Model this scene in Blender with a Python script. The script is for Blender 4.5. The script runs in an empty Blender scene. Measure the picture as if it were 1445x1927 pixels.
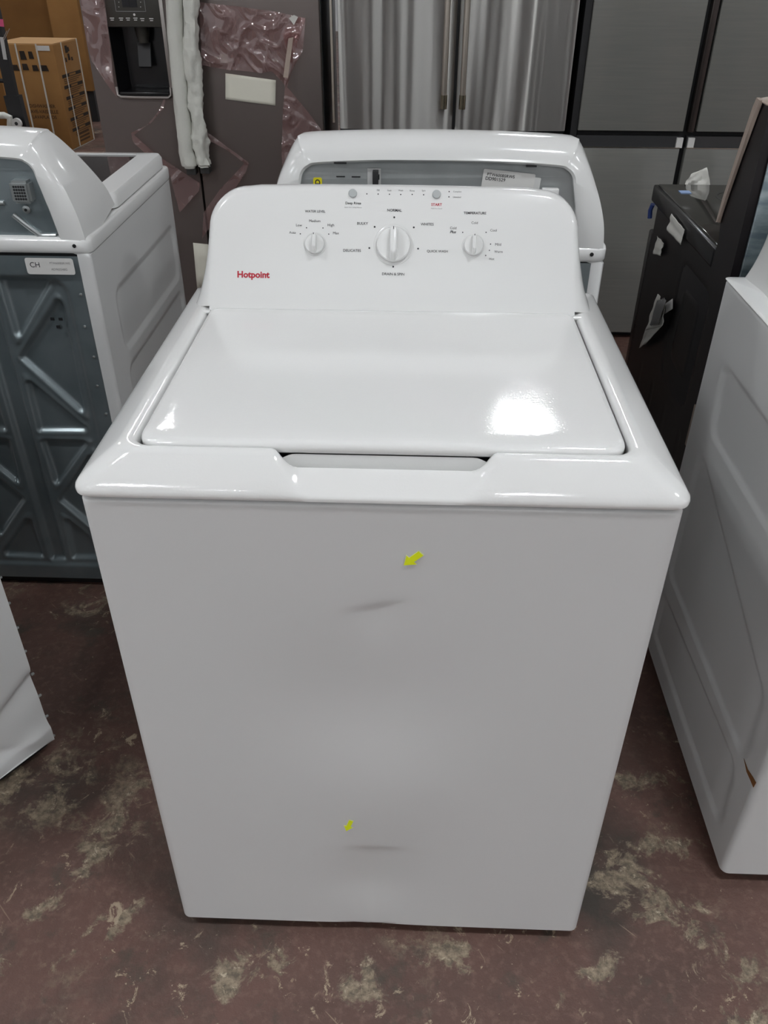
import bpy, bmesh, math, random
import numpy as np
from mathutils import Vector, Matrix, noise

random.seed(7)
np.random.seed(7)
S = bpy.context.scene
COL = S.collection

# ------------------------------------------------------------------ camera
cam_d = bpy.data.cameras.new('camera')
cam = bpy.data.objects.new('camera', cam_d)
COL.objects.link(cam)
S.camera = cam
YAW, PITCH, ROLL, FOC = 0.0319, -0.6076, -0.005, 1552.58
_cy, _sy, _cp, _sp, _cr, _sr = math.cos(YAW), math.sin(YAW), math.cos(PITCH), math.sin(PITCH), math.cos(ROLL), math.sin(ROLL)
_M = (Matrix(((_cy, -_sy, 0), (_sy, _cy, 0), (0, 0, 1))) @ Matrix(((1, 0, 0), (0, _cp, -_sp), (0, _sp, _cp)))
      @ Matrix(((_cr, 0, _sr), (0, 1, 0), (-_sr, 0, _cr))))
_r, _f, _u = _M.col[0], _M.col[1], _M.col[2]
_rot = Matrix((_r, _u, -_f)).transposed().to_4x4()
cam.matrix_world = Matrix.Translation((0.0298, -0.7666, 1.4318)) @ _rot
cam_d.sensor_fit = 'VERTICAL'
cam_d.sensor_height = 24.0
cam_d.lens = FOC / 1927.0 * 24.0
cam_d.clip_start = 0.05

# ------------------------------------------------------------------ world, exposure
w = bpy.data.worlds.new('hall_air')
S.world = w
w.use_nodes = True
w.node_tree.nodes['Background'].inputs[0].default_value = (0.9, 0.95, 1.0, 1)
w.node_tree.nodes['Background'].inputs[1].default_value = 0.0
S.view_settings.view_transform = 'Standard'
S.view_settings.look = 'None'
S.view_settings.gamma = 1.0
S.view_settings.use_curve_mapping = False
S.view_settings.exposure = 0.0
LAMP_Z = 4.2
LAMP_STRENGTH = 262.0
LAMPS = [(-5.6, 5.7), (-2.45, 5.6), (1.08, 5.75), (4.6, 5.8),
         (-5.6, -0.7), (-2.3, -0.8), (1.0, -0.7), (4.4, -0.7),
         (-5.6, -5.0), (-2.3, -5.0), (1.0, -5.1), (4.4, -5.0),  # unseen row added as fill for the machine fronts and sides
         (-5.6, -9.0), (-2.3, -9.1), (1.0, -9.0), (4.4, -9.0),  # unseen row added farther back to put streaks on the stainless doors
         (-2.3, 13.8), (1.05, 13.9), (4.9, 14.0)]

# ------------------------------------------------------------------ materials
def mat(name, color, rough=0.4, metal=0.0, spec=0.5, coat=0.0, coat_rough=0.05, bump=None, var=None, alpha=1.0, trans=0.0, emit=None, aniso=0.0, anrot=0.0):
    """bump=(scale, strength, distance); var=(scale, other colour, low, high)"""
    m = bpy.data.materials.new(name)
    m.use_nodes = True
    nt = m.node_tree
    b = nt.nodes['Principled BSDF']
    b.inputs['Base Color'].default_value = (*color, 1)
    b.inputs['Roughness'].default_value = rough
    b.inputs['Metallic'].default_value = metal
    b.inputs['Specular IOR Level'].default_value = spec
    b.inputs['Coat Weight'].default_value = coat
    b.inputs['Coat Roughness'].default_value = coat_rough
    b.inputs['Alpha'].default_value = alpha
    b.inputs['Transmission Weight'].default_value = trans
    b.inputs['Anisotropic'].default_value = aniso
    b.inputs['Anisotropic Rotation'].default_value = anrot
    if emit:
        b.inputs['Emission Color'].default_value = (*emit[:3], 1)
        b.inputs['Emission Strength'].default_value = emit[3]
    tc = nt.nodes.new('ShaderNodeTexCoord')
    if bump:
        n = nt.nodes.new('ShaderNodeTexNoise')
        n.inputs['Scale'].default_value = bump[0]
        n.inputs['Detail'].default_value = 3
        mp = nt.nodes.new('ShaderNodeMapping')
        if len(bump) > 3:
            mp.inputs['Scale'].default_value = bump[3]
        nt.links.new(tc.outputs['Object'], mp.inputs[0])
        nt.links.new(mp.outputs[0], n.inputs['Vector'])
        bp = nt.nodes.new('ShaderNodeBump')
        bp.inputs['Strength'].default_value = bump[1]
        bp.inputs['Distance'].default_value = bump[2]
        nt.links.new(n.outputs['Fac'], bp.inputs['Height'])
        nt.links.new(bp.outputs[0], b.inputs['Normal'])
        if coat:
            nt.links.new(bp.outputs[0], b.inputs['Coat Normal'])
    if var:
        n = nt.nodes.new('ShaderNodeTexNoise')
        n.inputs['Scale'].default_value = var[0]
        n.inputs['Detail'].default_value = 6
        mp = nt.nodes.new('ShaderNodeMapping')
        if len(var) > 4:
            mp.inputs['Scale'].default_value = var[4]
        nt.links.new(tc.outputs['Object'], mp.inputs[0])
        nt.links.new(mp.outputs[0], n.inputs['Vector'])
        r = nt.nodes.new('ShaderNodeValToRGB')
        r.color_ramp.elements[0].position = var[2]
        r.color_ramp.elements[1].position = var[3]
        r.color_ramp.elements[0].color = (*color, 1)
        r.color_ramp.elements[1].color = (*var[1], 1)
        nt.links.new(n.outputs['Fac'], r.inputs[0])
        nt.links.new(r.outputs[0], b.inputs['Base Color'])
    return m

def hx(r, g, b):
    f = lambda c: ((c / 255 + 0.055) / 1.055) ** 2.4 if c > 10 else c / 255 / 12.92
    return (f(r), f(g), f(b))

M = {}
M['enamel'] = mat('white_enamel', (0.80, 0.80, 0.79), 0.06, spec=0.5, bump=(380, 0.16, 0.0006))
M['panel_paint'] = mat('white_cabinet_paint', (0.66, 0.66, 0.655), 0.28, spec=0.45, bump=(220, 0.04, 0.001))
M['white_plastic'] = mat('white_console_plastic', (0.75, 0.75, 0.74), 0.13)
M['knob'] = mat('white_knob_plastic', (0.76, 0.76, 0.75), 0.25)
M['grey_button'] = mat('grey_button_plastic', (0.42, 0.44, 0.44), 0.4)
M['ink'] = mat('dark_print_ink', (0.02, 0.02, 0.025), 0.6)
M['red_ink'] = mat('red_print_ink', (0.45, 0.012, 0.03), 0.5)
M['faint_ink'] = mat('grey_print_ink', (0.22, 0.22, 0.22), 0.6)
M['black'] = mat('black_plastic', (0.012, 0.012, 0.013), 0.5)
M['black_gloss'] = mat('black_gloss', (0.008, 0.008, 0.009), 0.22)
M['galv'] = mat('galvanised_steel', (0.26, 0.30, 0.315), 0.33, metal=0.6, var=(9, (0.21, 0.25, 0.265), 0.4, 0.65), bump=(60, 0.06, 0.002))
M['galv_light'] = mat('galvanised_steel_light', (0.42, 0.44, 0.44), 0.38, metal=0.75, var=(12, (0.36, 0.38, 0.38), 0.4, 0.65))
M['galv_zinc'] = mat('streaked_zinc_plate', (0.45, 0.52, 0.54), 0.32, metal=0.9, var=(14, (0.22, 0.28, 0.31), 0.38, 0.62, (1, 1, 4)))
M['yellow'] = mat('yellow_sticker_paper', (0.86, 0.95, 0.01), 0.6)
M['yellow_edge'] = mat('pale_sticker_border', (0.85, 0.88, 0.45), 0.6)
M['sign_yellow'] = mat('yellow_label', (0.80, 0.70, 0.01), 0.5)
M['label'] = mat('label_paper', (0.68, 0.67, 0.65), 0.55)
M['label_clear'] = mat('translucent_label', (0.62, 0.62, 0.61), 0.4)
M['paper'] = mat('crumpled_paper', (0.62, 0.61, 0.57), 0.8, bump=(30, 0.3, 0.01))
M['paper_cream'] = mat('cream_paper', (0.74, 0.72, 0.62), 0.8, bump=(25, 0.1, 0.01))
M['slate'] = mat('slate_fridge_steel', (0.165, 0.138, 0.128), 0.34, metal=0.55, bump=(8, 0.05, 0.01, (1, 1, 60)))
M['slate_trim'] = mat('pale_metal_trim', (0.45, 0.42, 0.40), 0.3, metal=0.8)
M['dark_panel'] = mat('dark_control_panel', (0.045, 0.042, 0.036), 0.35)
M['steel_side'] = mat('grey_fridge_side', (0.05, 0.05, 0.05), 0.4)
M['grey_glass'] = mat('grey_glass_door', (0.185, 0.186, 0.172), 0.14, spec=0.6, var=(5, (0.205, 0.203, 0.186), 0.35, 0.7, (1, 1, 24)))
M['grey_gloss'] = mat('dark_grey_gloss_strip', (0.05, 0.05, 0.052), 0.15)
M['brown_chrome'] = mat('brown_metal_strip', (0.10, 0.085, 0.08), 0.25, metal=0.7)
M['chrome'] = mat('brushed_handle_metal', (0.55, 0.50, 0.44), 0.28, metal=1.0)
M['chrome_dark'] = mat('handle_collar_metal', (0.30, 0.27, 0.20), 0.25, metal=1.0)
M['foam'] = mat('white_foam_wrap', (0.62, 0.62, 0.57), 0.8, bump=(45, 0.35, 0.01))
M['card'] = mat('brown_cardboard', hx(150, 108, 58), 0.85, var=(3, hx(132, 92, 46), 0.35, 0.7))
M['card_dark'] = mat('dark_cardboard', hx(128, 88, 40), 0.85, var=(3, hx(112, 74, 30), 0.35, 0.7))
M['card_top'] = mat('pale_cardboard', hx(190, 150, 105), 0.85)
M['card_ink'] = mat('carton_print', hx(40, 28, 18), 0.8)
M['card_ink_soft'] = mat('carton_print_soft', hx(72, 46, 20), 0.8)
M['strap'] = mat('white_carton_strap', hx(200, 195, 185), 0.5)
M['pink'] = mat('pink_tag_card', (0.85, 0.12, 0.28), 0.6)
M['tape'] = mat('beige_tape', (0.40, 0.32, 0.27), 0.5, bump=(120, 0.4, 0.004))
M['blue'] = mat('blue_film', (0.03, 0.06, 0.22), 0.4)
M['range_black'] = mat('black_range_enamel', (0.008, 0.007, 0.008), 0.38, spec=0.3, var=(2, (0.016, 0.011, 0.012), 0.4, 0.7))
M['cooktop'] = mat('black_ceramic_glass', (0.035, 0.034, 0.030), 0.06, spec=0.4)
M['burner'] = mat('burner_ring_print', (0.05, 0.05, 0.05), 0.2)
M['rust'] = mat('bare_rusted_chip', (0.22, 0.085, 0.02), 0.7)
M['dark_glass'] = mat('tinted_lid_glass', (0.035, 0.030, 0.028), 0.05, spec=0.7)
M['wall'] = mat('pale_wall_paint', (0.80, 0.81, 0.82), 0.8, var=(2, (0.76, 0.77, 0.78), 0.4, 0.6))
M['ceil'] = mat('white_ceiling_paint', (0.82, 0.83, 0.84), 0.85, var=(1.5, (0.78, 0.79, 0.80), 0.4, 0.6))
M['housing'] = mat('lamp_housing', (0.6, 0.6, 0.6), 0.5)
M['lens'] = mat('lamp_lens', (0.9, 0.9, 0.9), 0.5, emit=(0.935, 0.975, 1.0, LAMP_STRENGTH))
M['blank_screen'] = mat('small_display', (0.006, 0.006, 0.008), 0.15)
M['lit_blue'] = mat('pale_blue_film', (0.35, 0.5, 0.8), 0.3)

def film_material():
    m = bpy.data.materials.new('pink_clear_film')
    m.use_nodes = True
    nt = m.node_tree
    nt.nodes.remove(nt.nodes['Principled BSDF'])
    out = nt.nodes['Material Output']
    tr = nt.nodes.new('ShaderNodeBsdfTransparent')
    tr.inputs[0].default_value = (0.93, 0.78, 0.77, 1)
    df = nt.nodes.new('ShaderNodeBsdfDiffuse')
    df.inputs[0].default_value = (0.55, 0.33, 0.33, 1)
    gl = nt.nodes.new('ShaderNodeBsdfGlossy')
    gl.inputs['Roughness'].default_value = 0.06
    gl.inputs[0].default_value = (1, 0.95, 0.94, 1)
    m1 = nt.nodes.new('ShaderNodeMixShader')
    m1.inputs[0].default_value = 0.16
    nt.links.new(tr.outputs[0], m1.inputs[1])
    nt.links.new(df.outputs[0], m1.inputs[2])
    m2 = nt.nodes.new('ShaderNodeMixShader')
    m2.inputs[0].default_value = 0.13
    nt.links.new(m1.outputs[0], m2.inputs[1])
    nt.links.new(gl.outputs[0], m2.inputs[2])
    nt.links.new(m2.outputs[0], out.inputs[0])
    return m
M['film'] = film_material()

def steel_material():
    """shiny steel doors whose skin waves gently from side to side"""
    m = mat('wavy_stainless_steel', (0.37, 0.36, 0.345), 0.34, metal=1.0)
    nt = m.node_tree
    b = nt.nodes['Principled BSDF']
    tc = nt.nodes.new('ShaderNodeTexCoord')
    mp = nt.nodes.new('ShaderNodeMapping')
    mp.inputs['Scale'].default_value = (1, 1, 0.045)
    n = nt.nodes.new('ShaderNodeTexNoise')
    n.inputs['Scale'].default_value = 6.0
    n.inputs['Detail'].default_value = 1.5
    bp = nt.nodes.new('ShaderNodeBump')
    bp.inputs['Strength'].default_value = 1.0
    bp.inputs['Distance'].default_value = 0.03
    nt.links.new(tc.outputs['Object'], mp.inputs[0])
    nt.links.new(mp.outputs[0], n.inputs['Vector'])
    nt.links.new(n.outputs['Fac'], bp.inputs['Height'])
    nt.links.new(bp.outputs[0], b.inputs['Normal'])
    # the brushing runs side to side and smears the light up and down
    b.inputs['Anisotropic'].default_value = 1.0
    b.inputs['Anisotropic Rotation'].default_value = 0.25
    tg = nt.nodes.new('ShaderNodeTangent')
    tg.direction_type = 'RADIAL'
    tg.axis = 'Z'
    nt.links.new(tg.outputs[0], b.inputs['Tangent'])
    return m
M['stainless'] = steel_material()

FLOOR_WEAR = [(-0.252, -0.085, 0.075, 0.028, 1.1), (-0.175, -0.06, 0.03, 0.025, 0.0), (-0.015, -0.085, 0.045, 0.05, 0.6),
              (0.126, -0.035, 0.05, 0.03, 0.0), (0.37, -0.06, 0.05, 0.025, 0.7), (0.46, 0.10, 0.11, 0.045, -0.5), (0.57, 0.0, 0.08, 0.035, -0.9),
              (0.44, 0.155, 0.05, 0.02, 0.2), (0.53, 0.19, 0.09, 0.03, 0.1), (0.52, 0.335, 0.10, 0.025, 0.1), (-0.545, 0.15, 0.10, 0.035, 1.2), (-0.52, 0.27, 0.06, 0.03, 1.0),
              (-0.515, -0.03, 0.08, 0.012, 1.0), (-0.46, 0.0, 0.05, 0.012, 1.1), (-0.65, -0.08, 0.05, 0.02, 0.2), (-0.60, 0.03, 0.04, 0.02, 0.9), (-0.75, 0.85, 0.14, 0.05, 0.2), (0.62, -0.13, 0.07, 0.04, 0.4)]

def floor_material():
    m = bpy.data.materials.new('worn_red_brown_floor_paint')
    m.use_nodes = True
    nt = m.node_tree
    b = nt.nodes['Principled BSDF']
    L = nt.links.new
    tc = nt.nodes.new('ShaderNodeTexCoord')
    def nz(scale, detail=8, rough=0.6, dist=0.0, stretch=(1, 1, 1), rot=0.0, off=(0, 0, 0)):
        src = tc.outputs['Object']
        if rot:
            m0 = nt.nodes.new('ShaderNodeMapping')
            m0.inputs['Rotation'].default_value = (0, 0, rot)
            L(src, m0.inputs[0])
            src = m0.outputs[0]
        mp = nt.nodes.new('ShaderNodeMapping')
        mp.inputs['Scale'].default_value = stretch
        mp.inputs['Location'].default_value = off
        L(src, mp.inputs[0])
        n = nt.nodes.new('ShaderNodeTexNoise')
        n.inputs['Scale'].default_value = scale
        n.inputs['Detail'].default_value = detail
        n.inputs['Roughness'].default_value = rough
        n.inputs['Distortion'].default_value = dist
        L(mp.outputs[0], n.inputs['Vector'])
        return n.outputs['Fac']
    def ramp(src, a, bb):
        r = nt.nodes.new('ShaderNodeMapRange')
        r.inputs[1].default_value = a
        r.inputs[2].default_value = bb
        L(src, r.inputs[0])
        return r.outputs[0]
    def mix(f, a, c):
        x = nt.nodes.new('ShaderNodeMix')
        x.data_type = 'RGBA'
        L(f, x.inputs[0])
        for i, v in ((6, a), (7, c)):
            if isinstance(v, tuple):
                x.inputs[i].default_value = (*v, 1)
            else:
                L(v, x.inputs[i])
        return x.outputs[2]
    def mul(a, c):
        x = nt.nodes.new('ShaderNodeMath')
        x.operation = 'MULTIPLY'
        L(a, x.inputs[0])
        L(c, x.inputs[1])
        return x.outputs[0]
    base = mix(ramp(nz(3.2, 8), 0.35, 0.68), (0.150, 0.078, 0.062), (0.098, 0.056, 0.045))
    base = mix(ramp(nz(60, 4), 0.5, 0.75), base, (0.185, 0.11, 0.085))
    # grime
    base = mix(ramp(nz(2.1, 9, 0.65, off=(3, 1, 0)), 0.52, 0.66), base, (0.050, 0.040, 0.032))
    base = mix(ramp(nz(9, 9, 0.7, off=(13, 1, 0)), 0.56, 0.66), base, (0.075, 0.058, 0.045))
    # bare concrete where the paint has gone: ragged patches
    big = ramp(nz(2.6, 3, 0.5, off=(7.3, 2.2, 0)), 0.53, 0.63)
    rag = ramp(nz(16, 10, 0.72, 0.4), 0.48, 0.56)
    # worn-through places along the walkway: (x, y, half length, half width, turn)
    sx = nt.nodes.new('ShaderNodeSeparateXYZ')
    L(tc.outputs['Object'], sx.inputs[0])
    def mth(op, a, c=None, d=None):
        x = nt.nodes.new('ShaderNodeMath')
        x.operation = op
        for i, v in enumerate((a, c, d)):
            if v is None:
                continue
            if isinstance(v, (int, float)):
                x.inputs[i].default_value = v
            else:
                L(v, x.inputs[i])
        return x.outputs[0]
    field = None
    for cx, cy, la, lb, th in FLOOR_WEAR:
        ca, sa = math.cos(th), math.sin(th)
        dx = mth('SUBTRACT', sx.outputs[0], cx)
        dy = mth('SUBTRACT', sx.outputs[1], cy)
        u = mth('ADD', mth('MULTIPLY', dx, ca / la), mth('MULTIPLY', dy, sa / la))
        v = mth('ADD', mth('MULTIPLY', dx, -sa / lb), mth('MULTIPLY', dy, ca / lb))
        d = mth('SQRT', mth('ADD', mth('MULTIPLY', u, u), mth('MULTIPLY', v, v)))
        e = mth('SUBTRACT', 1.25, d)
        field = e if field is None else mth('MAXIMUM', field, e)
    rg = nz(17, 12, 0.74, 0.6, off=(4, 1, 0))
    worn2 = ramp(mth('ADD', mth('MULTIPLY', field, 0.30), mth('MULTIPLY', rg, 2.3)), 1.30, 1.46)
    worn = mth('MAXIMUM', mul(big, rag), worn2)
    conc = mix(ramp(nz(70, 8, 0.7, off=(1, 5, 0)), 0.40, 0.62), (0.125, 0.098, 0.070), (0.34, 0.27, 0.19))
    conc = mix(ramp(nz(48, 8, 0.75, 0.6, off=(6, 3, 0)), 0.57, 0.64), conc, (0.55, 0.46, 0.34))
    base = mix(worn, base, conc)
    # pale chips
    chip = mul(ramp(nz(26, 8, 0.75, 0.8, off=(2, 8, 0)), 0.60, 0.64), ramp(nz(3.0, 4, off=(9, 4, 0)), 0.42, 0.6))
    base = mix(chip, base, (0.46, 0.37, 0.26))
    speck = ramp(nz(95, 4, 0.6), 0.70, 0.73)
    base = mix(speck, base, (0.38, 0.30, 0.22))
    # long thin scrapes
    scr = mul(ramp(nz(5, 3, 0.5, 0.3, stretch=(1, 18, 1), rot=0.75), 0.69, 0.71), ramp(nz(4, 2), 0.45, 0.6))
    base = mix(scr, base, (0.30, 0.22, 0.16))
    L(base, b.inputs['Base Color'])
    rr = ramp(nz(7, 5), 0.3, 0.7)
    mr = nt.nodes.new('ShaderNodeMapRange')
    mr.inputs[3].default_value = 0.38
    mr.inputs[4].default_value = 0.62
    L(rr, mr.inputs[0])
    L(mr.outputs[0], b.inputs['Roughness'])
    bp = nt.nodes.new('ShaderNodeBump')
    bp.inputs['Strength'].default_value = 0.5
    bp.inputs['Distance'].default_value = 0.005
    L(nz(45, 8, 0.7), bp.inputs['Height'])
    L(bp.outputs[0], b.inputs['Normal'])
    return m
M['floor'] = floor_material()

# ------------------------------------------------------------------ geometry helpers
def link(name, me, m, parent=None, smooth=True, angle=35, **props):
    o = bpy.data.objects.new(name, me)
    COL.objects.link(o)
    if m is not None:
        me.materials.append(M[m] if isinstance(m, str) else m)
    if smooth:
        me.shade_smooth()
        me.set_sharp_from_angle(angle=math.radians(angle))
    if parent is not None:
        o.parent = parent
    for k, v in props.items():
        o[k] = v
    return o

def fixn(me):
    bm = bmesh.new()
    bm.from_mesh(me)
    bmesh.ops.remove_doubles(bm, verts=bm.verts, dist=1e-6)
    bmesh.ops.recalc_face_normals(bm, faces=bm.faces)
    bm.to_mesh(me)
    bm.free()

def obj(name, verts, faces, m, parent=None, smooth=True, angle=35, recalc=True, **props):
    me = bpy.data.meshes.new(name)
    me.from_pydata([tuple(v) for v in verts], [], faces)
    if recalc:
        fixn(me)
    return link(name, me, m, parent, smooth, angle, **props)

def thing(name, label, cat, loc=(0, 0, 0), rotz=0.0, group=None):
    o = bpy.data.objects.new(name, None)
    COL.objects.link(o)
    o.location = loc
    o.rotation_euler = (0, 0, rotz)
    o.empty_display_size = 0.05
    o['label'] = label
    o['category'] = cat
    if group:
        o['group'] = group
    return o

def tag(o, label, cat, group=None):
    o['label'] = label
    o['category'] = cat
    if group:
        o['group'] = group
    return o

def box_bm(bm, x0, x1, y0, y1, z0, z1, mtx=None):
    vs = [bm.verts.new((x, y, z)) for z in (z0, z1) for y in (y0, y1) for x in (x0, x1)]
    for f in ((0, 2, 3, 1), (4, 5, 7, 6), (0, 1, 5, 4), (2, 6, 7, 3), (0, 4, 6, 2), (1, 3, 7, 5)):
        bm.faces.new([vs[i] for i in f])
    if mtx is not None:
        bmesh.ops.transform(bm, matrix=mtx, verts=vs)
    return vs

def box(name, x0, x1, y0, y1, z0, z1, m, parent=None, r=0.0, seg=2, mtx=None, **props):
    bm = bmesh.new()
    box_bm(bm, x0, x1, y0, y1, z0, z1)
    if r:
        bmesh.ops.bevel(bm, geom=list(bm.edges), offset=r, segments=seg, affect='EDGES', profile=0.5)
    if mtx is not None:
        bmesh.ops.transform(bm, matrix=mtx, verts=bm.verts)
    bmesh.ops.recalc_face_normals(bm, faces=bm.faces)
    me = bpy.data.meshes.new(name)
    bm.to_mesh(me)
    bm.free()
    return link(name, me, m, parent, smooth=bool(r), angle=50, **props)

def loft(rings, closed=True, cap0=False, cap1=False):
    V, F = [], []
    n = len(rings[0])
    for r in rings:
        V += [tuple(p) for p in r]
    for i in range(len(rings) - 1):
        for j in range(n if closed else n - 1):
            a, b2 = i * n + j, i * n + (j + 1) % n
            F.append((a, b2, b2 + n, a + n))
    if cap0:
        F.append(tuple(range(n)))
    if cap1:
        F.append(tuple(range((len(rings) - 1) * n, len(rings) * n)))
    return V, F

def tube(name, pts, r, m, parent=None, n=10, **props):
    pts = [Vector(p) for p in pts]
    rings = []
    for i, p in enumerate(pts):
        d = (pts[min(i + 1, len(pts) - 1)] - pts[max(i - 1, 0)]).normalized()
        a = d.orthogonal().normalized() if i == 0 else (a - d * a.dot(d)).normalized()
        c = d.cross(a)
        rr = r[i] if isinstance(r, (list, tuple)) else r
        rings.append([p + (a * math.cos(t) + c * math.sin(t)) * rr for t in [2 * math.pi * k / n for k in range(n)]])
    V, F = loft(rings, True, True, True)
    return obj(name, V, F, m, parent, **props)

def lathe(name, prof, m, parent=None, n=40, mtx=None, **props):
    rings = [[(r * math.cos(2 * math.pi * k / n), r * math.sin(2 * math.pi * k / n), z) for k in range(n)] for r, z in prof]
    V, F = loft(rings, True, True, True)
    if mtx is not None:
        V = [mtx @ Vector(v) for v in V]
    return obj(name, V, F, m, parent, **props)

def rrect(x0, x1, y0, y1, r, nx=24, ny=16, nc=8):
    """closed rounded rectangle, counter-clockwise from the front left; r = (fl, fr, br, bl)"""
    if not isinstance(r, (list, tuple)):
        r = (r,) * 4
    P = []
    def line(a, b2, n):
        for i in range(n):
            t = i / n
            P.append((a[0] + (b2[0] - a[0]) * t, a[1] + (b2[1] - a[1]) * t))
    def arc(c, rad, a0):
        for i in range(nc):
            t = a0 + (math.pi / 2) * i / nc
            P.append((c[0] + rad * math.cos(t), c[1] + rad * math.sin(t)))
    fl, fr, br, bl = r
    line((x0 + fl, y0), (x1 - fr, y0), nx)
    arc((x1 - fr, y0 + fr), fr, -math.pi / 2)
    line((x1, y0 + fr), (x1, y1 - br), ny)
    arc((x1 - br, y1 - br), br, 0)
    line((x1 - br, y1), (x0 + bl, y1), nx)
    arc((x0 + bl, y1 - bl), bl, math.pi / 2)
    line((x0, y1 - bl), (x0, y0 + fl), ny)
    arc((x0 + fl, y0 + fl), fl, math.pi)
    return P

def prism(name, pts2, to3, depth, m, parent=None, r=0.0, **props):
    """flat outline pts2 given thickness; to3(u, v, h) maps to space"""
    n = len(pts2)
    V = [to3(u, v, 0) for u, v in pts2] + [to3(u, v, depth) for u, v in pts2]
    F = [tuple(range(n))[::-1], tuple(range(n, 2 * n))] + [(i, (i + 1) % n, n + (i + 1) % n, n + i) for i in range(n)]
    return obj(name, V, F, m, parent, smooth=False, **props)

def sstep(a, b2, x):
    t = np.clip((x - a) / (b2 - a), 0, 1)
    return t * t * (3 - 2 * t)

def sd_poly(U, Vv, poly):
    """signed distance (negative inside) to a polygon"""
    d = np.full(U.shape, 1e9)
    ins = np.zeros(U.shape, bool)
    n = len(poly)
    for i in range(n):
        ax, ay = poly[i]
        bx, by = poly[(i + 1) % n]
        ex, ey = bx - ax, by - ay
        wx, wy = U - ax, Vv - ay
        t = np.clip((wx * ex + wy * ey) / (ex * ex + ey * ey + 1e-12), 0, 1)
        d = np.minimum(d, (wx - ex * t) ** 2 + (wy - ey * t) ** 2)
        c = ((ay > Vv) != (by > Vv)) & (U < (bx - ax) * (Vv - ay) / (by - ay + 1e-12) + ax)
        ins ^= c
    d = np.sqrt(d)
    return np.where(ins, -d, d)

def inset(poly, r):
    """move every edge of a convex polygon inwards by r"""
    n = len(poly)
    area = sum(poly[i][0] * poly[(i + 1) % n][1] - poly[(i + 1) % n][0] * poly[i][1] for i in range(n))
    s = 1 if area > 0 else -1
    L = []
    for i in range(n):
        a, b2 = Vector(poly[i]), Vector(poly[(i + 1) % n])
        d = (b2 - a).normalized()
        nn = Vector((-d.y, d.x)) * s
        L.append((a + nn * r, d))
    out = []
    for i in range(n):
        (p, d), (q, e) = L[i - 1], L[i]
        k = d.x * e.y - d.y * e.x
        t = ((q.x - p.x) * e.y - (q.y - p.y) * e.x) / k
        out.append((p.x + d.x * t, p.y + d.y * t))
    return out

def pocket(U, Vv, poly, r, depth, wdt=0.008):
    sd = sd_poly(U, Vv, inset(poly, r)) - r
    return -depth * (1 - sstep(-wdt, wdt, sd))

def hgrid(name, u0, u1, v0, v1, nu, nv, hf, to3, m, parent=None, **props):
    us, vs = np.linspace(u0, u1, nu), np.linspace(v0, v1, nv)
    U, Vv = np.meshgrid(us, vs)
    H = hf(U, Vv)
    V = [to3(U[j, i], Vv[j, i], H[j, i]) for j in range(nv) for i in range(nu)]
    F = [(j * nu + i, j * nu + i + 1, (j + 1) * nu + i + 1, (j + 1) * nu + i) for j in range(nv - 1) for i in range(nu - 1)]
    return obj(name, V, F, m, parent, angle=60, **props)

_fonts = {}
def text(body, width, to3, m, parent, center=(0, 0), bold=0.0, shear=0.0, rot=0.0, name='lettering', lift=0.0004, squeeze=1.0, **props):
    """flat printed words, scaled to a width, centred at (u, v) on a surface; to3(u, v, h) maps to space"""
    cu = bpy.data.curves.new('words', 'FONT')
    cu.body = body
    cu.align_x = 'CENTER'
    cu.align_y = 'CENTER'
    cu.offset = bold
    cu.shear = shear
    cu.resolution_u = 3
    o = bpy.data.objects.new('words', cu)
    COL.objects.link(o)
    dg = bpy.context.evaluated_depsgraph_get()
    me = bpy.data.meshes.new_from_object(o.evaluated_get(dg))
    bpy.data.objects.remove(o)
    xs = [v.co.x for v in me.vertices]
    ys = [v.co.y for v in me.vertices]
    k = width / (max(xs) - min(xs))
    cx, cy2 = (max(xs) + min(xs)) / 2, (max(ys) + min(ys)) / 2
    c, s = math.cos(rot), math.sin(rot)
    for v in me.vertices:
        x, y = (v.co.x - cx) * k, (v.co.y - cy2) * k * squeeze
        v.co = to3(center[0] + x * c - y * s, center[1] + x * s + y * c, lift)
    me.name = name
    return link(name, me, m, parent, smooth=False, **props)

def dot(u, v, r, to3, m, parent, name='indicator_dot', n=12, h=0.0005):
    V = [to3(u + r * math.cos(2 * math.pi * k / n), v + r * math.sin(2 * math.pi * k / n), 0) for k in range(n)]
    V += [to3(u + r * math.cos(2 * math.pi * k / n), v + r * math.sin(2 * math.pi * k / n), h) for k in range(n)]
    F = [tuple(range(n)), tuple(range(n, 2 * n))] + [(i, (i + 1) % n, n + (i + 1) % n, n + i) for i in range(n)]
    return obj(name, V, F, m, parent, smooth=False)

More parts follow.
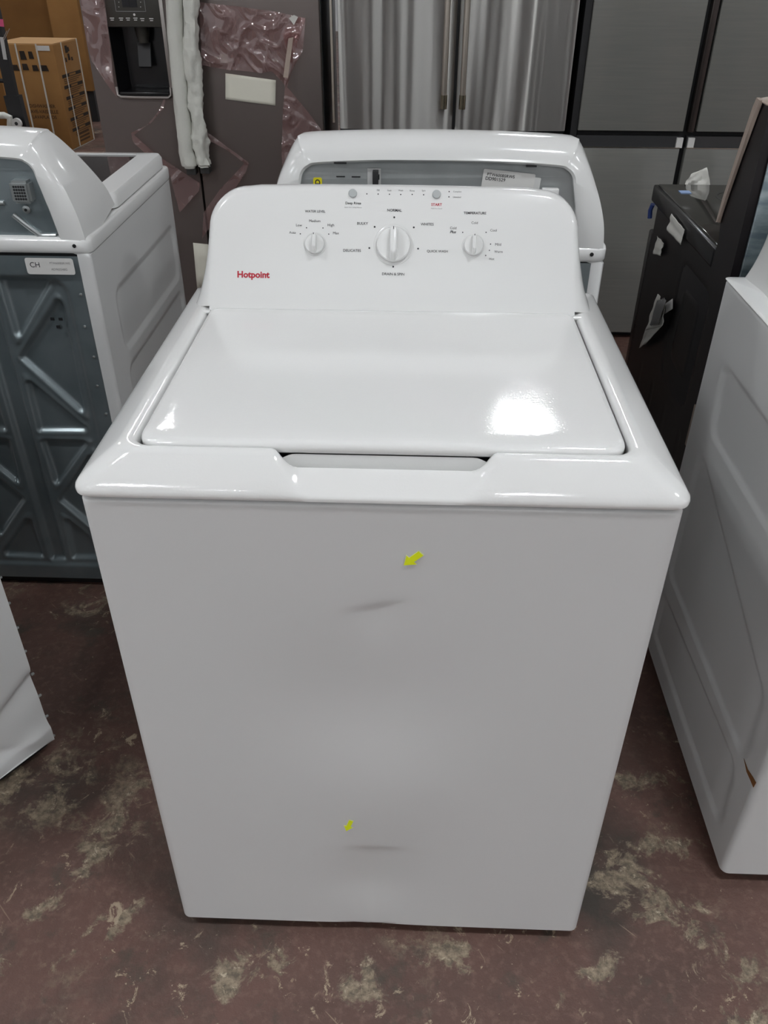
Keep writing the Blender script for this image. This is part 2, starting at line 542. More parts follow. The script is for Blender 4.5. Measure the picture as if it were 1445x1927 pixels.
# ------------------------------------------------------------------ the hall
def struct(o):
    o['kind'] = 'structure'
    return o
RX0, RX1, RY0, RY1, RH = -7.5, 7.5, -11.0, 17.0, 4.6
struct(box('floor', RX0, RX1, RY0, RY1, -0.12, 0.0, 'floor'))
struct(box('ceiling', RX0, RX1, RY0, RY1, RH, RH + 0.1, 'ceil'))
struct(box('wall_back', RX0, RX1, RY1, RY1 + 0.1, 0, RH, 'wall'))
struct(box('wall_front', RX0, RX1, RY0 - 0.1, RY0, 0, RH, 'wall'))
struct(box('wall_left', RX0 - 0.1, RX0, RY0, RY1, 0, RH, 'wall'))
struct(box('wall_right', RX1, RX1 + 0.1, RY0, RY1, 0, RH, 'wall'))
for i, (lx, ly) in enumerate(LAMPS):
    t = thing('ceiling_lamp', 'white twin panel high bay lamp hanging from the hall ceiling out of frame, some rows added for fill light and streaks', 'lamp', (lx, ly, LAMP_Z), 0.35, 'high bay lamps along the ceiling')
    box('housing', -0.22, 0.22, -0.22, 0.22, 0.006, 0.06, 'housing', t, r=0.005)
    box('lens', -0.155, -0.05, -0.125, 0.125, 0.0, 0.006, 'lens', t)
    box('lens', 0.05, 0.155, -0.125, 0.125, 0.0, 0.006, 'lens', t)
    for sx in (-0.18, 0.18):
        tube('hanger', [(sx, 0, 0.058), (sx, 0, RH - LAMP_Z + 0.0)], 0.004, 'chrome', t, n=6)

# ------------------------------------------------------------------ front-loading side of a top loading washer (faces -y)
HW = 0.343          # half width
FB, FT = (0.458, 0.962), (0.545, 1.122)     # console face: bottom and top edge as (y, z)
FLEN = math.hypot(FT[0] - FB[0], FT[1] - FB[1])
FU = Vector((0, (FT[0] - FB[0]) / FLEN, (FT[1] - FB[1]) / FLEN))   # up the face
FN = Vector((0, -FU.z, FU.y))                                      # out of the face
def face3(u, v, h=0.0):
    return Vector((u, FB[0], FB[1])) + FU * v + FN * h

def dents(X, Z):
    """how far the front sheet stands proud (+) or is pushed in (-)"""
    h = np.zeros(X.shape)
    def crease(cx, cz, wx, dz_up, dz_dn, depth, tilt=0.0):
        dx = X - cx
        dz = Z - (cz + tilt * dx)
        gx = np.exp(-(dx / wx) ** 2)
        return -depth * gx * np.where(dz > 0, np.exp(-(np.abs(dz) / dz_up) ** 1.2), np.exp(-(dz / dz_dn) ** 2))
    h += crease(-0.004, 0.752, 0.030, 0.006, 0.060, 0.0030, 0.27)
    h += crease(-0.006, 0.247, 0.036, 0.005, 0.075, 0.0036)
    h += crease(-0.118, 0.322, 0.020, 0.008, 0.030, 0.0005)
    h += -0.007 * np.exp(-((X + 0.035) / 0.13) ** 2) * np.exp(-((Z - 0.58) / 0.12) ** 2)
    h += 0.006 * np.exp(-((X - 0.02) / 0.10) ** 2) * np.exp(-((Z - 0.40) / 0.13) ** 2)
    fold = np.clip(0.25 - Z, 0, 1) / 0.23
    h += -0.005 * fold * np.exp(-np.abs(X + 0.020) / 0.03) + 0.0030 * fold * np.exp(-(np.abs(X + 0.020) / 0.009) ** 2)
    h += -0.006 * np.exp(-((X + 0.012) / 0.07) ** 2) * np.exp(-((Z - 0.15) / 0.07) ** 2)
    return h

def make_washer(root, side=None, dent=True, low=False):
    zt, zb, dep = 0.903, 0.028, 0.66
    # ---- cabinet: one sheet wrapped round front and sides
    rc = 0.014
    path = [(-HW, dep)]
    ns = 60 if side else 6
    path += [(-HW, dep + (rc - dep) * i / ns) for i in range(1, ns + 1)]
    path += [(-HW + rc - rc * math.cos(a), rc - rc * math.sin(a)) for a in [math.pi / 2 * i / 6 for i in range(1, 7)]]
    nf = 110 if dent else 8
    path += [(-HW + rc + (2 * HW - 2 * rc) * i / nf, 0) for i in range(1, nf + 1)]
    path += [(HW - rc + rc * math.sin(a), rc - rc * math.cos(a)) for a in [math.pi / 2 * i / 6 for i in range(1, 7)]]
    path += [(HW, rc + (dep - rc) * i / ns) for i in range(1, ns + 1)]
    nz = 150 if (dent or side) else 3
    zs = [zb + (zt - zb) * i / nz for i in range(nz + 1)]
    px = np.array([p[0] for p in path])
    py = np.array([p[1] for p in path])
    isf = (py < 1e-6)
    isl = (px < -HW + 1e-6) & (py >= rc)
    isr = (px > HW - 1e-6) & (py >= rc)
    rings = []
    # rolled lower edge
    for ins, z in ((0.012, zb + 0.002), (0.003, zb - 0.001)):
        rings.append([(x * (1 - ins / HW), y + ins * (1 - y / dep), z) for x, y in path])
    for z in zs:
        yy, xx = py.copy(), px.copy()
        if dent:
            yy[isf] -= dents(px[isf], np.full(isf.sum(), z))
        if side:
            hh = side(py, np.full(py.shape, z))
            xx[isl] -= hh[isl]
            xx[isr] += hh[isr]
        rings.append([(xx[i], yy[i], z) for i in range(len(path))])
    for ins, z in ((0.0015, zt + 0.0025), (0.006, zt + 0.0035), (0.02, zt + 0.0025)):
        rings.append([(x * (1 - ins / HW), y + ins * (1 - y / dep), z) for x, y in path])
    V, F = loft(rings, False)
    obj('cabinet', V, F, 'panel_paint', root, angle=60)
    box('back_sheet', -HW + 0.03, HW - 0.03, dep - 0.004, dep, zb, zt, 'galv', root)
    box('base_frame', -HW + 0.02, HW - 0.02, 0.028, dep - 0.01, 0.003, zb + 0.004, 'black', root)
    for sx in (-1, 1):
        for sy in (0.07, dep - 0.07):
            lathe('leveling_foot', [(0.018, 0.0), (0.02, 0.003), (0.012, 0.012)], 'black', root, n=12, mtx=Matrix.Translation((sx * 0.29, sy, 0)))
    # ---- deck round the lid, with a hand scoop in front
    nx, ny, nc = 120, 30, 8
    lx, ly0, ly1 = 0.2835, 0.040, 0.459
    inner = rrect(-lx, lx, ly0, ly1, (0.026, 0.026, 0.012, 0.012), nx, ny, nc)
    outer = rrect(-0.3495, 0.3495, -0.0035, dep, (0.022, 0.022, 0.012, 0.012), nx, ny, nc)
    prof = [(0.0, 0.935), (0.0, 0.950), (0.03, 0.9555), (0.08, 0.9580), (0.16, 0.9585), (0.25, 0.9575), (0.34, 0.9540), (0.50, 0.9470), (0.66, 0.9395), (0.80, 0.9325), (0.92, 0.9260), (0.985, 0.9205), (1.0, 0.9165), (0.995, 0.9125), (0.96, 0.911), (0.85, 0.911)]
    scp = [(-0.06, 0.947), (-0.06, 0.918), (0.16, 0.922), (0.24, 0.934), (0.28, 0.9385), (0.34, 0.9398), (0.46, 0.9370), (0.58, 0.9330), (0.72, 0.9275), (0.84, 0.9230), (0.94, 0.9195), (0.992, 0.9175), (1.0, 0.9150), (0.995, 0.9120), (0.96, 0.911), (0.85, 0.911)]
    rings = []
    for (t, z), (t2, z2) in zip(prof, scp):
        ring = []
        for (ix, iy), (ox, oy) in zip(inner, outer):
            x, y = ix + (ox - ix) * t, iy + (oy - iy) * t
            zz = z
            if iy < ly0 + 0.004 and abs(ix) < 0.2:
                # narrower towards the outer edge
                e = 0.120 - 0.042 * min(1, max(0, t2))
                k = 1 - float(sstep(e - 0.016, e + 0.016, abs(ix - 0.004)))
                zz = z + (z2 - z) * k
                tt = t + (t2 - t) * k
                x, y = ix + (ox - ix) * tt, iy + (oy - iy) * tt
            ring.append((x, y, zz))
        rings.append(ring)
    def lower(ring):
        return [(x, y, 0.911 + (z - 0.911) * 0.28) for x, y, z in ring] if low else ring
    V, F = loft([lower(r) for r in rings], True)
    obj('deck', V, F, 'enamel', root, angle=50)
    # ---- lid
    a = rrect(-0.2795, 0.2795, 0.0415, 0.455, (0.024, 0.024, 0.012, 0.012), 24, 16, 8)
    def scale(r, d, z, arc=0.0):
        return [(x * (1 - d / 0.28), 0.25 + (y - 0.25) * (1 - d / 0.207), z + arc) for x, y in r]
    rings = [scale(a, 0.012, 0.9465), scale(a, 0.003, 0.947), scale(a, 0.0, 0.950), scale(a, 0.0, 0.9555), scale(a, 0.0012, 0.9590), scale(a, 0.004, 0.9615), scale(a, 0.009, 0.9628), scale(a, 0.03, 0.9634), scale(a, 0.12, 0.9640)]
    V, F = loft([lower(r) for r in rings], True, True, True)
    obj('lid', V, F, 'enamel', root, angle=60)
    for sx in (() if low else (-1, 1)):
        lathe('lid_hinge', [(0.0, -0.006), (0.0035, -0.006), (0.0035, 0.006), (0.0, 0.006)], 'white_plastic', root, n=12,
              mtx=Matrix.Translation((sx * 0.2845, 0.447, 0.9565)) @ Matrix.Rotation(math.pi / 2, 4, 'Y'))
    # ---- console: face, rounded shoulders, body going back
    nA, nB, nC2 = 16, 12, 24
    def arch(hb, ht, h, r, z0=0.0, fl=0.0):
        """open outline in (u, v): up the left side, across, down the right"""
        P = []
        for i in range(nA + 1):
            t = i / nA
            P.append((-(hb + (ht - hb) * t + fl * (math.exp(-t * 2.4) - math.exp(-2.4))), z0 + (h - r - z0) * t))
        for i in range(1, nB + 1):
            t = math.pi / 2 * i / nB
            P.append((-(ht - r + r * math.cos(t)), h - r + r * math.sin(t)))
        for i in range(1, nC2):
            t = i / nC2
            x = -(ht - r) + 2 * (ht - r) * t
            P.append((x, h + 0.004 * (1 - (x / ht) ** 2)))
        return P + [(-x, v) for x, v in reversed(P[:nA + nB + 1])]
    def on_face(A, h):
        return [face3(u, v, h) for u, v in A]
    r0 = on_face(arch(0.282, 0.273, FLEN - 0.012, 0.052), 0.0)
    r1 = on_face(arch(0.286, 0.278, FLEN - 0.006, 0.056), -0.002)
    r2 = on_face(arch(0.290, 0.283, FLEN - 0.001, 0.060, 0.0, 0.008), -0.008)
    r3 = [(u, 0.492 + 0.078 * min(1, max(0, v / 0.19)), 0.912 + v) for u, v in arch(0.298, 0.290, 0.203, 0.066, 0.0, 0.043)]
    r4 = [(u, 0.550 + 0.040 * min(1, max(0, v / 0.19)), 0.912 + v) for u, v in arch(0.301, 0.295, 0.198, 0.068, 0.0, 0.047)]
    r5 = [(u, 0.640, 0.912 + v) for u, v in arch(0.302, 0.295, 0.183, 0.068, 0.0, 0.046)]
    r6 = [(u, 0.655, 0.912 + v) for u, v in arch(0.300, 0.292, 0.179, 0.068, 0.0, 0.045)]
    if low:
        dz = -0.038
        wd = lambda r, k: [(max(-0.339, min(0.339, u * k)), y, z + dz) for u, y, z in r]
        r0, r1, r2 = wd(r0, 1.04), wd(r1, 1.05), wd(r2, 1.05)
        r3, r4, r5, r6 = wd(r3, 1.02), wd(r4, 1.0), wd(r5, 1.0), wd(r6, 1.0)
    # fillet where the face meets the deck behind the lid
    V, F = loft([r0, r1, r2, r3, r4, r5, r6], False)
    n = len(r0)
    half = n // 2
    # the face: strips across between left and right points of the arch
    for i in range(half):
        j = n - 1 - i
        if j - 1 > i + 1:
            F.append((i, i + 1, j - 1, j))
        elif j - 1 == i + 1:
            F.append((i, i + 1, j))
    F.append(tuple(range(6 * n, 7 * n)))
    # flare in front of the bottom of the face
    k0 = len(V)
    fl = [(0.0, 0.0), (-0.0030, -0.0035), (-0.0048, -0.0085), (-0.005, -0.018)]
    for dy, dz in fl:
        V.append((-0.282, FB[0] + dy, FB[1] + dz - (0.038 if low else 0)))
        V.append((0.282, FB[0] + dy, FB[1] + dz - (0.038 if low else 0)))
    for i in range(len(fl) - 1):
        F.append((k0 + 2 * i, k0 + 2 * i + 1, k0 + 2 * i + 3, k0 + 2 * i + 2))
    con = obj('console', V, F, 'white_plastic', root, angle=40)
    return con

t = thing('washing_machine', 'white top load washer in the centre with dented front and two yellow arrow stickers', 'washing machine', (0, 0, 0))
main = t
con = make_washer(t)
PXW = 0.0006025        # metres on the console face for one photo pixel
def prt(body, uv, px, m='ink', **k):
    text(body, px * PXW, face3, m, con, uv, **k)
prt('WATER LEVEL', (-0.1190, 0.1441), 52, bold=0.012)
prt('Medium', (-0.1194, 0.1300), 28.5)
prt('Low', (-0.1435, 0.1234), 15)
prt('High', (-0.0947, 0.1236), 16.5)
prt('Auto', (-0.1535, 0.1123), 17)
prt('Max', (-0.0867, 0.1124), 15)
prt('Deep Rinse', (-0.0609, 0.1565), 39.5, bold=0.006)
prt('Select when adding Softener', (-0.0608, 0.1505), 44.5, 'faint_ink')
for wd, uv in (('Fill', (-0.0233, 0.1765)), ('Soak', (-0.0061, 0.1765)), ('Wash', (0.0110, 0.1765)), ('Rinse', (0.0285, 0.1764)), ('Spin', (0.0458, 0.1764))):
    prt(wd, uv, {'Fill': 6, 'Soak': 10.5, 'Wash': 12, 'Rinse': 12, 'Spin': 9}[wd])
prt('START', (0.0660, 0.1565), 27, 'red_ink', bold=0.02)
prt('Hold 3s to Cancel', (0.0661, 0.1508), 27.5, 'faint_ink')
prt('Complete', (0.0970, 0.1756), 20.5)
prt('Unlocked', (0.0966, 0.1679), 20)
prt('NORMAL', (0.0023, 0.1473), 37, bold=0.015)
prt('BULKY', (-0.0461, 0.1272), 27.5, bold=0.006)
prt('WHITES', (0.0524, 0.1274), 33, bold=0.006)
prt('DELICATES', (-0.0616, 0.0868), 45, bold=0.006)
prt('QUICK WASH', (0.0691, 0.0872), 53, bold=0.006)
prt('DRAIN & SPIN', (0.0022, 0.0525), 56.5, bold=0.006)
prt('TEMPERATURE', (0.1246, 0.1448), 57, bold=0.012)
prt('Cold', (0.1246, 0.1305), 16)
prt('Cold', (0.0923, 0.1224), 16)
prt('Plus', (0.0922, 0.1166), 15.5, bold=0.02, shear=0.25)
prt('Cool', (0.1536, 0.1198), 16.3)
prt('Mild', (0.1613, 0.0990), 15)
prt('Warm', (0.1623, 0.0883), 21)
prt('Hot', (0.1524, 0.0774), 12.7)
prt('Hotpoint', (-0.2134, 0.0470), 83, 'red_ink', bold=0.035)
for uv in ((-0.1320, 0.1196), (-0.1415, 0.1105), (-0.1068, 0.1197), (-0.0978, 0.1107),
           (-0.0404, 0.1709), (-0.0232, 0.1709), (-0.0060, 0.1708), (0.0112, 0.1707), (0.0286, 0.1710), (0.0459, 0.1707),
           (0.0845, 0.1758), (0.0844, 0.1681), (0.1069, 0.1161), (0.1424, 0.1166), (0.1498, 0.0993), (0.1484, 0.0900), (0.1430, 0.0824)):
    dot(uv[0], uv[1], 0.0009, face3, 'ink', con)
for uv in ((0.0020, 0.1369), (-0.0276, 0.1224), (0.0322, 0.1224), (-0.0352, 0.0908), (0.0395, 0.0910), (0.0020, 0.0635)):
    dot(uv[0], uv[1], 0.0014, face3, 'ink', con)
def knob(uv, R, depth, label):
    k = bpy.data.objects.new('control_knob', None)
    COL.objects.link(k)
    k.parent = main
    k.matrix_local = Matrix.Translation(face3(uv[0], uv[1], 0)) @ Matrix((Vector((1, 0, 0)), FU, FN)).transposed().to_4x4()
    k['label'] = label
    lathe('bezel', [(R * 1.17, 0.0), (R * 1.17, 0.0006), (R * 1.14, 0.0010), (R * 1.05, 0.0006)], 'white_plastic', k, n=48)
    lathe('dial', [(R * 1.0, 0.0015), (R * 1.005, depth * 0.25), (R * 0.985, depth * 0.48), (R * 0.93, depth * 0.60), (R * 0.90, depth * 0.58), (R * 0.6, depth * 0.56)], 'knob', k, n=48)
    # raised finger grip running across the dial
    W0, L0 = R * 0.20, R * 0.97
    rings = []
    for z, kw, kl, kb in ((depth * 0.5, 1.22, 1.0, 1.0), (depth * 1.0, 1.08, 0.99, 0.86), (depth * 1.45, 0.98, 0.975, 0.66), (depth * 1.6, 0.90, 0.95, 0.58), (depth * 1.66, 0.70, 0.90, 0.50)):
        pts = []
        for i in range(16):
            a = math.pi * i / 15
            pts.append((W0 * kw * math.cos(a), L0 * kl - W0 * kw + W0 * kw * math.sin(a) * 0.55, z))
        for i in range(16):
            a = math.pi + math.pi * i / 15
            pts.append((W0 * kw * math.cos(a), -(L0 * kb - W0 * kw) + W0 * kw * math.sin(a), z))
        rings.append(pts)
    V, F = loft(rings, True, True, True)
    obj('grip', V, F, 'knob', k, angle=50)
    box('pointer_line', -0.0005, 0.0005, L0 * 0.72, L0 * 0.88, depth * 1.64, depth * 1.70, 'ink', k)
knob((0.0019, 0.0964), 0.0262, 0.0135, 'large white cycle selector knob in the middle')
knob((-0.1189, 0.0954), 0.0150, 0.0125, 'small white water level knob on the left')
knob((0.1240, 0.0969), 0.0150, 0.0125, 'small white temperature knob on the right')
fm = Matrix((Vector((1, 0, 0)), FU, FN)).transposed().to_4x4()
for uv, l in (((-0.0618, 0.1713), 'round grey button left of the indicator dots'), ((0.0656, 0.1714), 'round grey button above the red lettering')):
    lathe('push_button', [(0.0064, 0.0), (0.0064, 0.0022), (0.0058, 0.0032), (0.003, 0.0034)], 'grey_button', main, n=28,
          mtx=Matrix.Translation(face3(uv[0], uv[1], 0)) @ fm, label=l)

def arrow(cx, cz, ang, s, l, slim=1.0):
    pts = [(u, v * slim) for u, v in ((0.5, 0.16), (0.5, -0.16), (-0.05, -0.16), (-0.05, -0.34), (-0.5, 0.0), (-0.05, 0.34), (-0.05, 0.16))]
    c, sn = math.cos(ang), math.sin(ang)
    def to3(u, v, h):
        x, z = cx + s * (u * c - v * sn), cz + s * (u * sn + v * c)
        return Vector((x, -float(dents(np.array([x]), np.array([z]))[0]) - 0.0012 - h, z))
    a = prism('arrow_sticker', pts, to3, 0.0004, 'yellow_edge', main, label=l)
    prism('arrow_face', [(u * 0.93 + 0.0, v * 0.90) for u, v in pts], lambda u, v, h: to3(u, v, h + 0.0005), 0.0002, 'yellow', a)
ap = (0.0391, 0.0000, 0.8328)
arrow(ap[0], ap[2], math.radians(43), 0.0285, 'larger yellow arrow sticker near the upper dent, pointing down left')
ap = (-0.0463, 0.0000, 0.3127)
arrow(ap[0], ap[2], math.radians(74), 0.0310, 'smaller yellow arrow sticker above the lower dent, pointing down', 0.72)

# ------------------------------------------------------------------ white washer at the right, nearer the camera
SX = 0.623
def side_right(Y, Z):
    h = np.zeros(Y.shape)
    for poly in SIDE_R:
        h += pocket(Y, Z, poly, 0.030, 0.005, 0.005)
    return h
def yz(p, y0):
    return (p[1] - y0, p[2])
_y0 = 0.118
SIDE_R = [[yz((0.6230, 0.6928, 0.7770), _y0), (0.035, yz((0.6230, 0.6928, 0.7770), _y0)[1]), (0.035, yz((0.6230, 0.6696, 0.6389), _y0)[1]), yz((0.6230, 0.6696, 0.6389), _y0)],
          [yz((0.6230, 0.7002, 0.5886), _y0), yz((0.6230, 0.1923, 0.4123), _y0), yz((0.6230, 0.1805, 0.2660), _y0), (yz((0.6230, 0.7002, 0.5886), _y0)[0], yz((0.6230, 0.1805, 0.2660), _y0)[1])],
          [(yz((0.6230, 0.7002, 0.5886), _y0)[0], yz((0.6230, 0.6916, 0.2028), _y0)[1]), yz((0.6230, 0.1994, 0.2304), _y0), yz((0.6230, 0.1770, 0.0821), _y0), (yz((0.6230, 0.7002, 0.5886), _y0)[0], yz((0.6230, 0.1770, 0.0821), _y0)[1])]]
t = thing('washing_machine', 'white top load washer cut off by the right edge, its ribbed side towards the centre', 'washing machine', (SX + HW, _y0, 0))
make_washer(t, side=side_right, dent=False, low=True)
rp = [yz(p, _y0) for p in ((0.6220, 0.1802, 0.2733), (0.6220, 0.1593, 0.2717), (0.6220, 0.1376, 0.2788), (0.6220, 0.1238, 0.2816), (0.6220, 0.1255, 0.2667), (0.6220, 0.1386, 0.2662), (0.6220, 0.1593, 0.2646))]
prism('paint_chip', rp, lambda u, v, h: Vector((-HW - 0.0003 - h, u, v)), 0.0005, 'rust', t, label='brown bare patch where the paint has come off')

# ------------------------------------------------------------------ dented washer at the lower left
def side_bent(Y, Z):
    h = np.zeros(Y.shape)
    L = [(0.62, 0.20, 0.5, 0.05, 0.012), (0.50, 0.115, -0.6, 0.05, 0.014), (0.60, 0.06, 0.15, 0.035, -0.008), (0.40, 0.17, 0.9, 0.05, 0.008), (0.45, 0.045, -0.25, 0.03, 0.010)]
    for cy, cz, tl, wz, d in L:
        dy = Y - cy
        dz = Z - cz - tl * dy
        h += -d * np.exp(-(dy / 0.11) ** 2) * np.where(dz > 0, np.exp(-(np.abs(dz) / 0.008)), np.exp(-(dz / wz) ** 2))
    h += -0.010 * np.exp(-((Z - 0.10) / 0.07) ** 2) * np.exp(-((Y - 0.55) / 0.2) ** 2)
    h += 0.003 * np.sin(Y * 40 + Z * 15) * np.exp(-((Z - 0.1) / 0.12) ** 2)
    return h
t = thing('washing_machine', 'white washer with crumpled lower side at the lower left edge of the picture', 'washing machine', (-1.36, 0.02, 0), -math.radians(34))
make_washer(t, side=side_bent, dent=False)
for i in range(9):
    z = 0.035 + i * 0.062
    lathe('side_screw', [(0.0028, -0.003), (0.0028, 0.002), (0.0015, 0.003)], 'galv_light', t, n=8, mtx=Matrix.Translation((HW - 0.003, 0.662, z)) @ Matrix.Rotation(-math.pi / 2, 4, 'X'))

# ------------------------------------------------------------------ washers seen from behind (back faces -y, origin at the back centre)
def back_washer(root, ribbed, ox=0.0):
    zt, zb, dep = 0.895, 0.03, 0.66
    def side_h(Y, Z):
        h = np.zeros(Y.shape)
        if ribbed:
            for poly in SIDE_B:
                h += pocket(Y, Z, poly, 0.03, 0.005, 0.005)
        return h
    nz, ny = (110, 70) if ribbed else (3, 6)
    zs = np.linspace(zb, zt, nz)
    ys = np.concatenate([[0.0, 0.004, 0.010], np.linspace(0.016, dep - 0.016, ny)])
    path = [(-HW + 0.028, 0.001), (-HW + 0.012, 0.0), (-HW + 0.004, 0.001)] + [(-HW, y + 0.004) for y in ys]
    path += [(-HW + 0.012 - 0.012 * math.cos(a), dep - 0.012 + 0.012 * math.sin(a)) for a in [math.pi / 2 * i / 5 for i in range(6)]]
    path += [(HW - 0.012 + 0.012 * math.sin(a), dep - 0.012 + 0.012 * math.cos(a)) for a in [math.pi / 2 * i / 5 for i in range(6)]]
    path += [(HW, y + 0.004) for y in ys[::-1]] + [(HW - 0.004, 0.001), (HW - 0.012, 0.0), (HW - 0.028, 0.001)]
    px = np.array([p[0] for p in path])
    py = np.array([p[1] for p in path])
    isl, isr = (px < -HW + 1e-6), (px > HW - 1e-6)
    rings = []
    for z in zs:
        xx = px.copy()
        hh = side_h(py, np.full(py.shape, z))
        xx[isl] -= hh[isl]
        xx[isr] += hh[isr]
        rings.append([(xx[i], py[i], z) for i in range(len(path))])
    rings.append([(x * 0.97, 0.02 + (y - 0.02) * 0.97, zt + 0.003) for x, y in path])
    V, F = loft(rings, False)
    obj('cabinet', V, F, 'panel_paint', root, angle=60)
    # galvanised back with pressed pockets
    bx = HW - 0.026
    if ribbed:
        def hf(U, Vv):
            h = pocket(U, Vv, [(-bx + 0.045, 0.075), (bx - 0.045, 0.075), (bx - 0.040, 0.845), (-bx + 0.040, 0.845)], 0.04, 0.007, 0.007)
            for poly in POCKETS:
                h += pocket(U, Vv, poly, 0.008, 0.011, 0.007)
                h += 0.0035 * np.exp(-(sd_poly(U, Vv, poly) / 0.006) ** 2)
            return h
        hgrid('back_panel', -bx, bx, zb, zt - 0.004, 190, 240, hf, lambda u, v, h: (u, 0.002 - h, v), 'galv', root)
        for sx in (-1, 1):
            for i in range(11):
                lathe('screw', [(0.0032, -0.001), (0.0032, 0.0012), (0.0018, 0.002)], 'galv_light', root, n=8,
                      mtx=Matrix.Translation((sx * (bx - 0.012 - 0.006 * (i % 2)), 0.001, 0.10 + i * 0.071)) @ Matrix.Rotation(math.pi / 2, 4, 'X'))
    else:
        box('back_panel', -bx, bx, 0.0, 0.004, zb, zt, 'galv', root)
    box('base_frame', -HW + 0.015, HW - 0.015, 0.02, dep - 0.03, 0.002, zb + 0.004, 'black', root)
    box('top_gap', -HW + 0.015, HW - 0.02, 0.006, dep - 0.02, zt - 0.012, zt + 0.008, 'black', root)
    # deck
    inner = rrect(-0.275, 0.275, 0.20, dep - 0.05, 0.02, 20, 20, 6)
    outer = rrect(-0.346, 0.346, -0.003, dep + 0.004, 0.02, 20, 20, 6)
    rings = []
    for tt, z in ((0.9, zt + 0.004), (0.985, zt + 0.003), (1.0, zt + 0.008), (1.0, zt + 0.026), (0.985, zt + 0.031), (0.95, zt + 0.033), (0.6, zt + 0.033), (0.2, zt + 0.033), (0.0, zt + 0.033), (0.0, zt + 0.02)):
        rings.append([(ix + (ox - ix) * tt, iy + (oy - iy) * tt, z) for (ix, iy), (ox, oy) in zip(inner, outer)])
    V, F = loft(rings, True)
    obj('deck', V, F, 'enamel', root, angle=50)
    # lid: white rim with a tinted pane
    lid0 = rrect(-0.338, 0.338, 0.215, dep - 0.015, 0.02, 20, 20, 6)
    lid1 = rrect(-0.285, 0.285, 0.16, dep - 0.050, 0.02, 20, 20, 6)
    rings = [[(x, y, zt + 0.036) for x, y in lid0], [(x, y, zt + 0.060) for x, y in lid0], [(x * 0.985, 0.43 + (y - 0.43) * 0.985, zt + 0.068) for x, y in lid0],
             [(x, y, zt + 0.072) for x, y in lid1], [(x, y, zt + 0.064) for x, y in lid1]]
    V, F = loft(rings, True)
    ld = obj('lid', V, F, 'enamel', root, angle=40)
    V, F = loft([[(x, y, zt + 0.060) for x, y in lid1], [(x, y, zt + 0.068) for x, y in lid1]], True, True, True)
    obj('glass_pane', V, F, 'dark_glass', ld)
    # console from behind: rounded hood with an opening closed by a sheet
    def ring(half):
        return half + [(-x, y, z) for x, y, z in reversed(half[:-1])]
    def refine(pts, n=6):
        """smooth right-half outline from lower right to the top middle"""
        P = [Vector(p) for p in pts]
        out = []
        for i in range(len(P) - 1):
            p0, p1, p2, p3 = P[max(i - 1, 0)], P[i], P[i + 1], P[min(i + 2, len(P) - 1)]
            for k in range(n):
                s = k / n
                out.append(0.5 * ((2 * p1) + (p2 - p0) * s + (2 * p0 - 5 * p1 + 4 * p2 - p3) * s * s + (3 * p1 - p0 - 3 * p2 + p3) * s ** 3))
        return [tuple(p) for p in out] + [tuple(P[-1])]
    zd = zt + 0.028
    front = refine([(0.338, 0.21, zd + 0.02), (0.332, 0.190, zd + 0.06), (0.316, 0.165, zd + 0.103), (0.293, 0.135, zd + 0.150), (0.270, 0.112, zd + 0.184), (0.250, 0.105, zd + 0.193), (0.13, 0.100, zd + 0.199), (0.0, 0.098, zd + 0.201)])
    mid = refine([(0.343, 0.10, zd + 0.005), (0.338, 0.095, zd + 0.05), (0.321, 0.085, zd + 0.103), (0.298, 0.070, zd + 0.150), (0.274, 0.055, zd + 0.188), (0.255, 0.050, zd + 0.197), (0.13, 0.046, zd + 0.203), (0.0, 0.046, zd + 0.204)])
    back = refine([(0.338, 0.003, zd), (0.331, 0.003, zd + 0.050), (0.314, 0.008, zd + 0.102), (0.291, 0.016, zd + 0.148), (0.268, 0.022, zd + 0.178), (0.248, 0.022, zd + 0.187), (0.13, 0.022, zd + 0.192), (0.0, 0.022, zd + 0.194)])
    bk2 = refine([(0.328, -0.001, zd), (0.320, -0.002, zd + 0.055), (0.303, 0.001, zd + 0.103), (0.282, 0.006, zd + 0.143), (0.260, 0.010, zd + 0.165), (0.238, 0.010, zd + 0.172), (0.13, 0.010, zd + 0.177), (0.0, 0.010, zd + 0.179)])
    lip = refine([(0.290, 0.0, zd), (0.281, 0.0, zd + 0.055), (0.268, 0.002, zd + 0.118), (0.263, 0.004, zd + 0.138), (0.250, 0.005, zd + 0.151), (0.226, 0.005, zd + 0.157), (0.12, 0.005, zd + 0.162), (0.0, 0.005, zd + 0.163)])
    lip2 = refine([(0.286, 0.004, zd), (0.277, 0.004, zd + 0.055), (0.264, 0.006, zd + 0.116), (0.259, 0.008, zd + 0.135), (0.247, 0.009, zd + 0.147), (0.224, 0.009, zd + 0.153), (0.12, 0.009, zd + 0.158), (0.0, 0.009, zd + 0.159)])
    inn = [(x, y + 0.022, z) for x, y, z in lip2]
    R = [ring(h) for h in (front, mid, back, bk2, lip, lip2, inn)]
    V, F = loft(R, False)
    n = len(R[0])
    F.append(tuple(range(n)))
    con = obj('console', V, F, 'white_plastic', root, angle=45)
    pv = [(x, y + 0.014, z) for x, y, z in ring(lip2)]
    pv = [(pv[0][0], pv[0][1], zd - 0.02)] + pv + [(pv[-1][0], pv[-1][1], zd - 0.02)]
    pan = obj('console_back_plate', pv + [(x, y + 0.003, z) for x, y, z in pv], [tuple(range(len(pv))), tuple(range(len(pv), 2 * len(pv)))] + [(i, (i + 1) % len(pv), len(pv) + (i + 1) % len(pv), len(pv) + i) for i in range(len(pv))], 'galv_light' if not ribbed else 'galv', root, smooth=False)
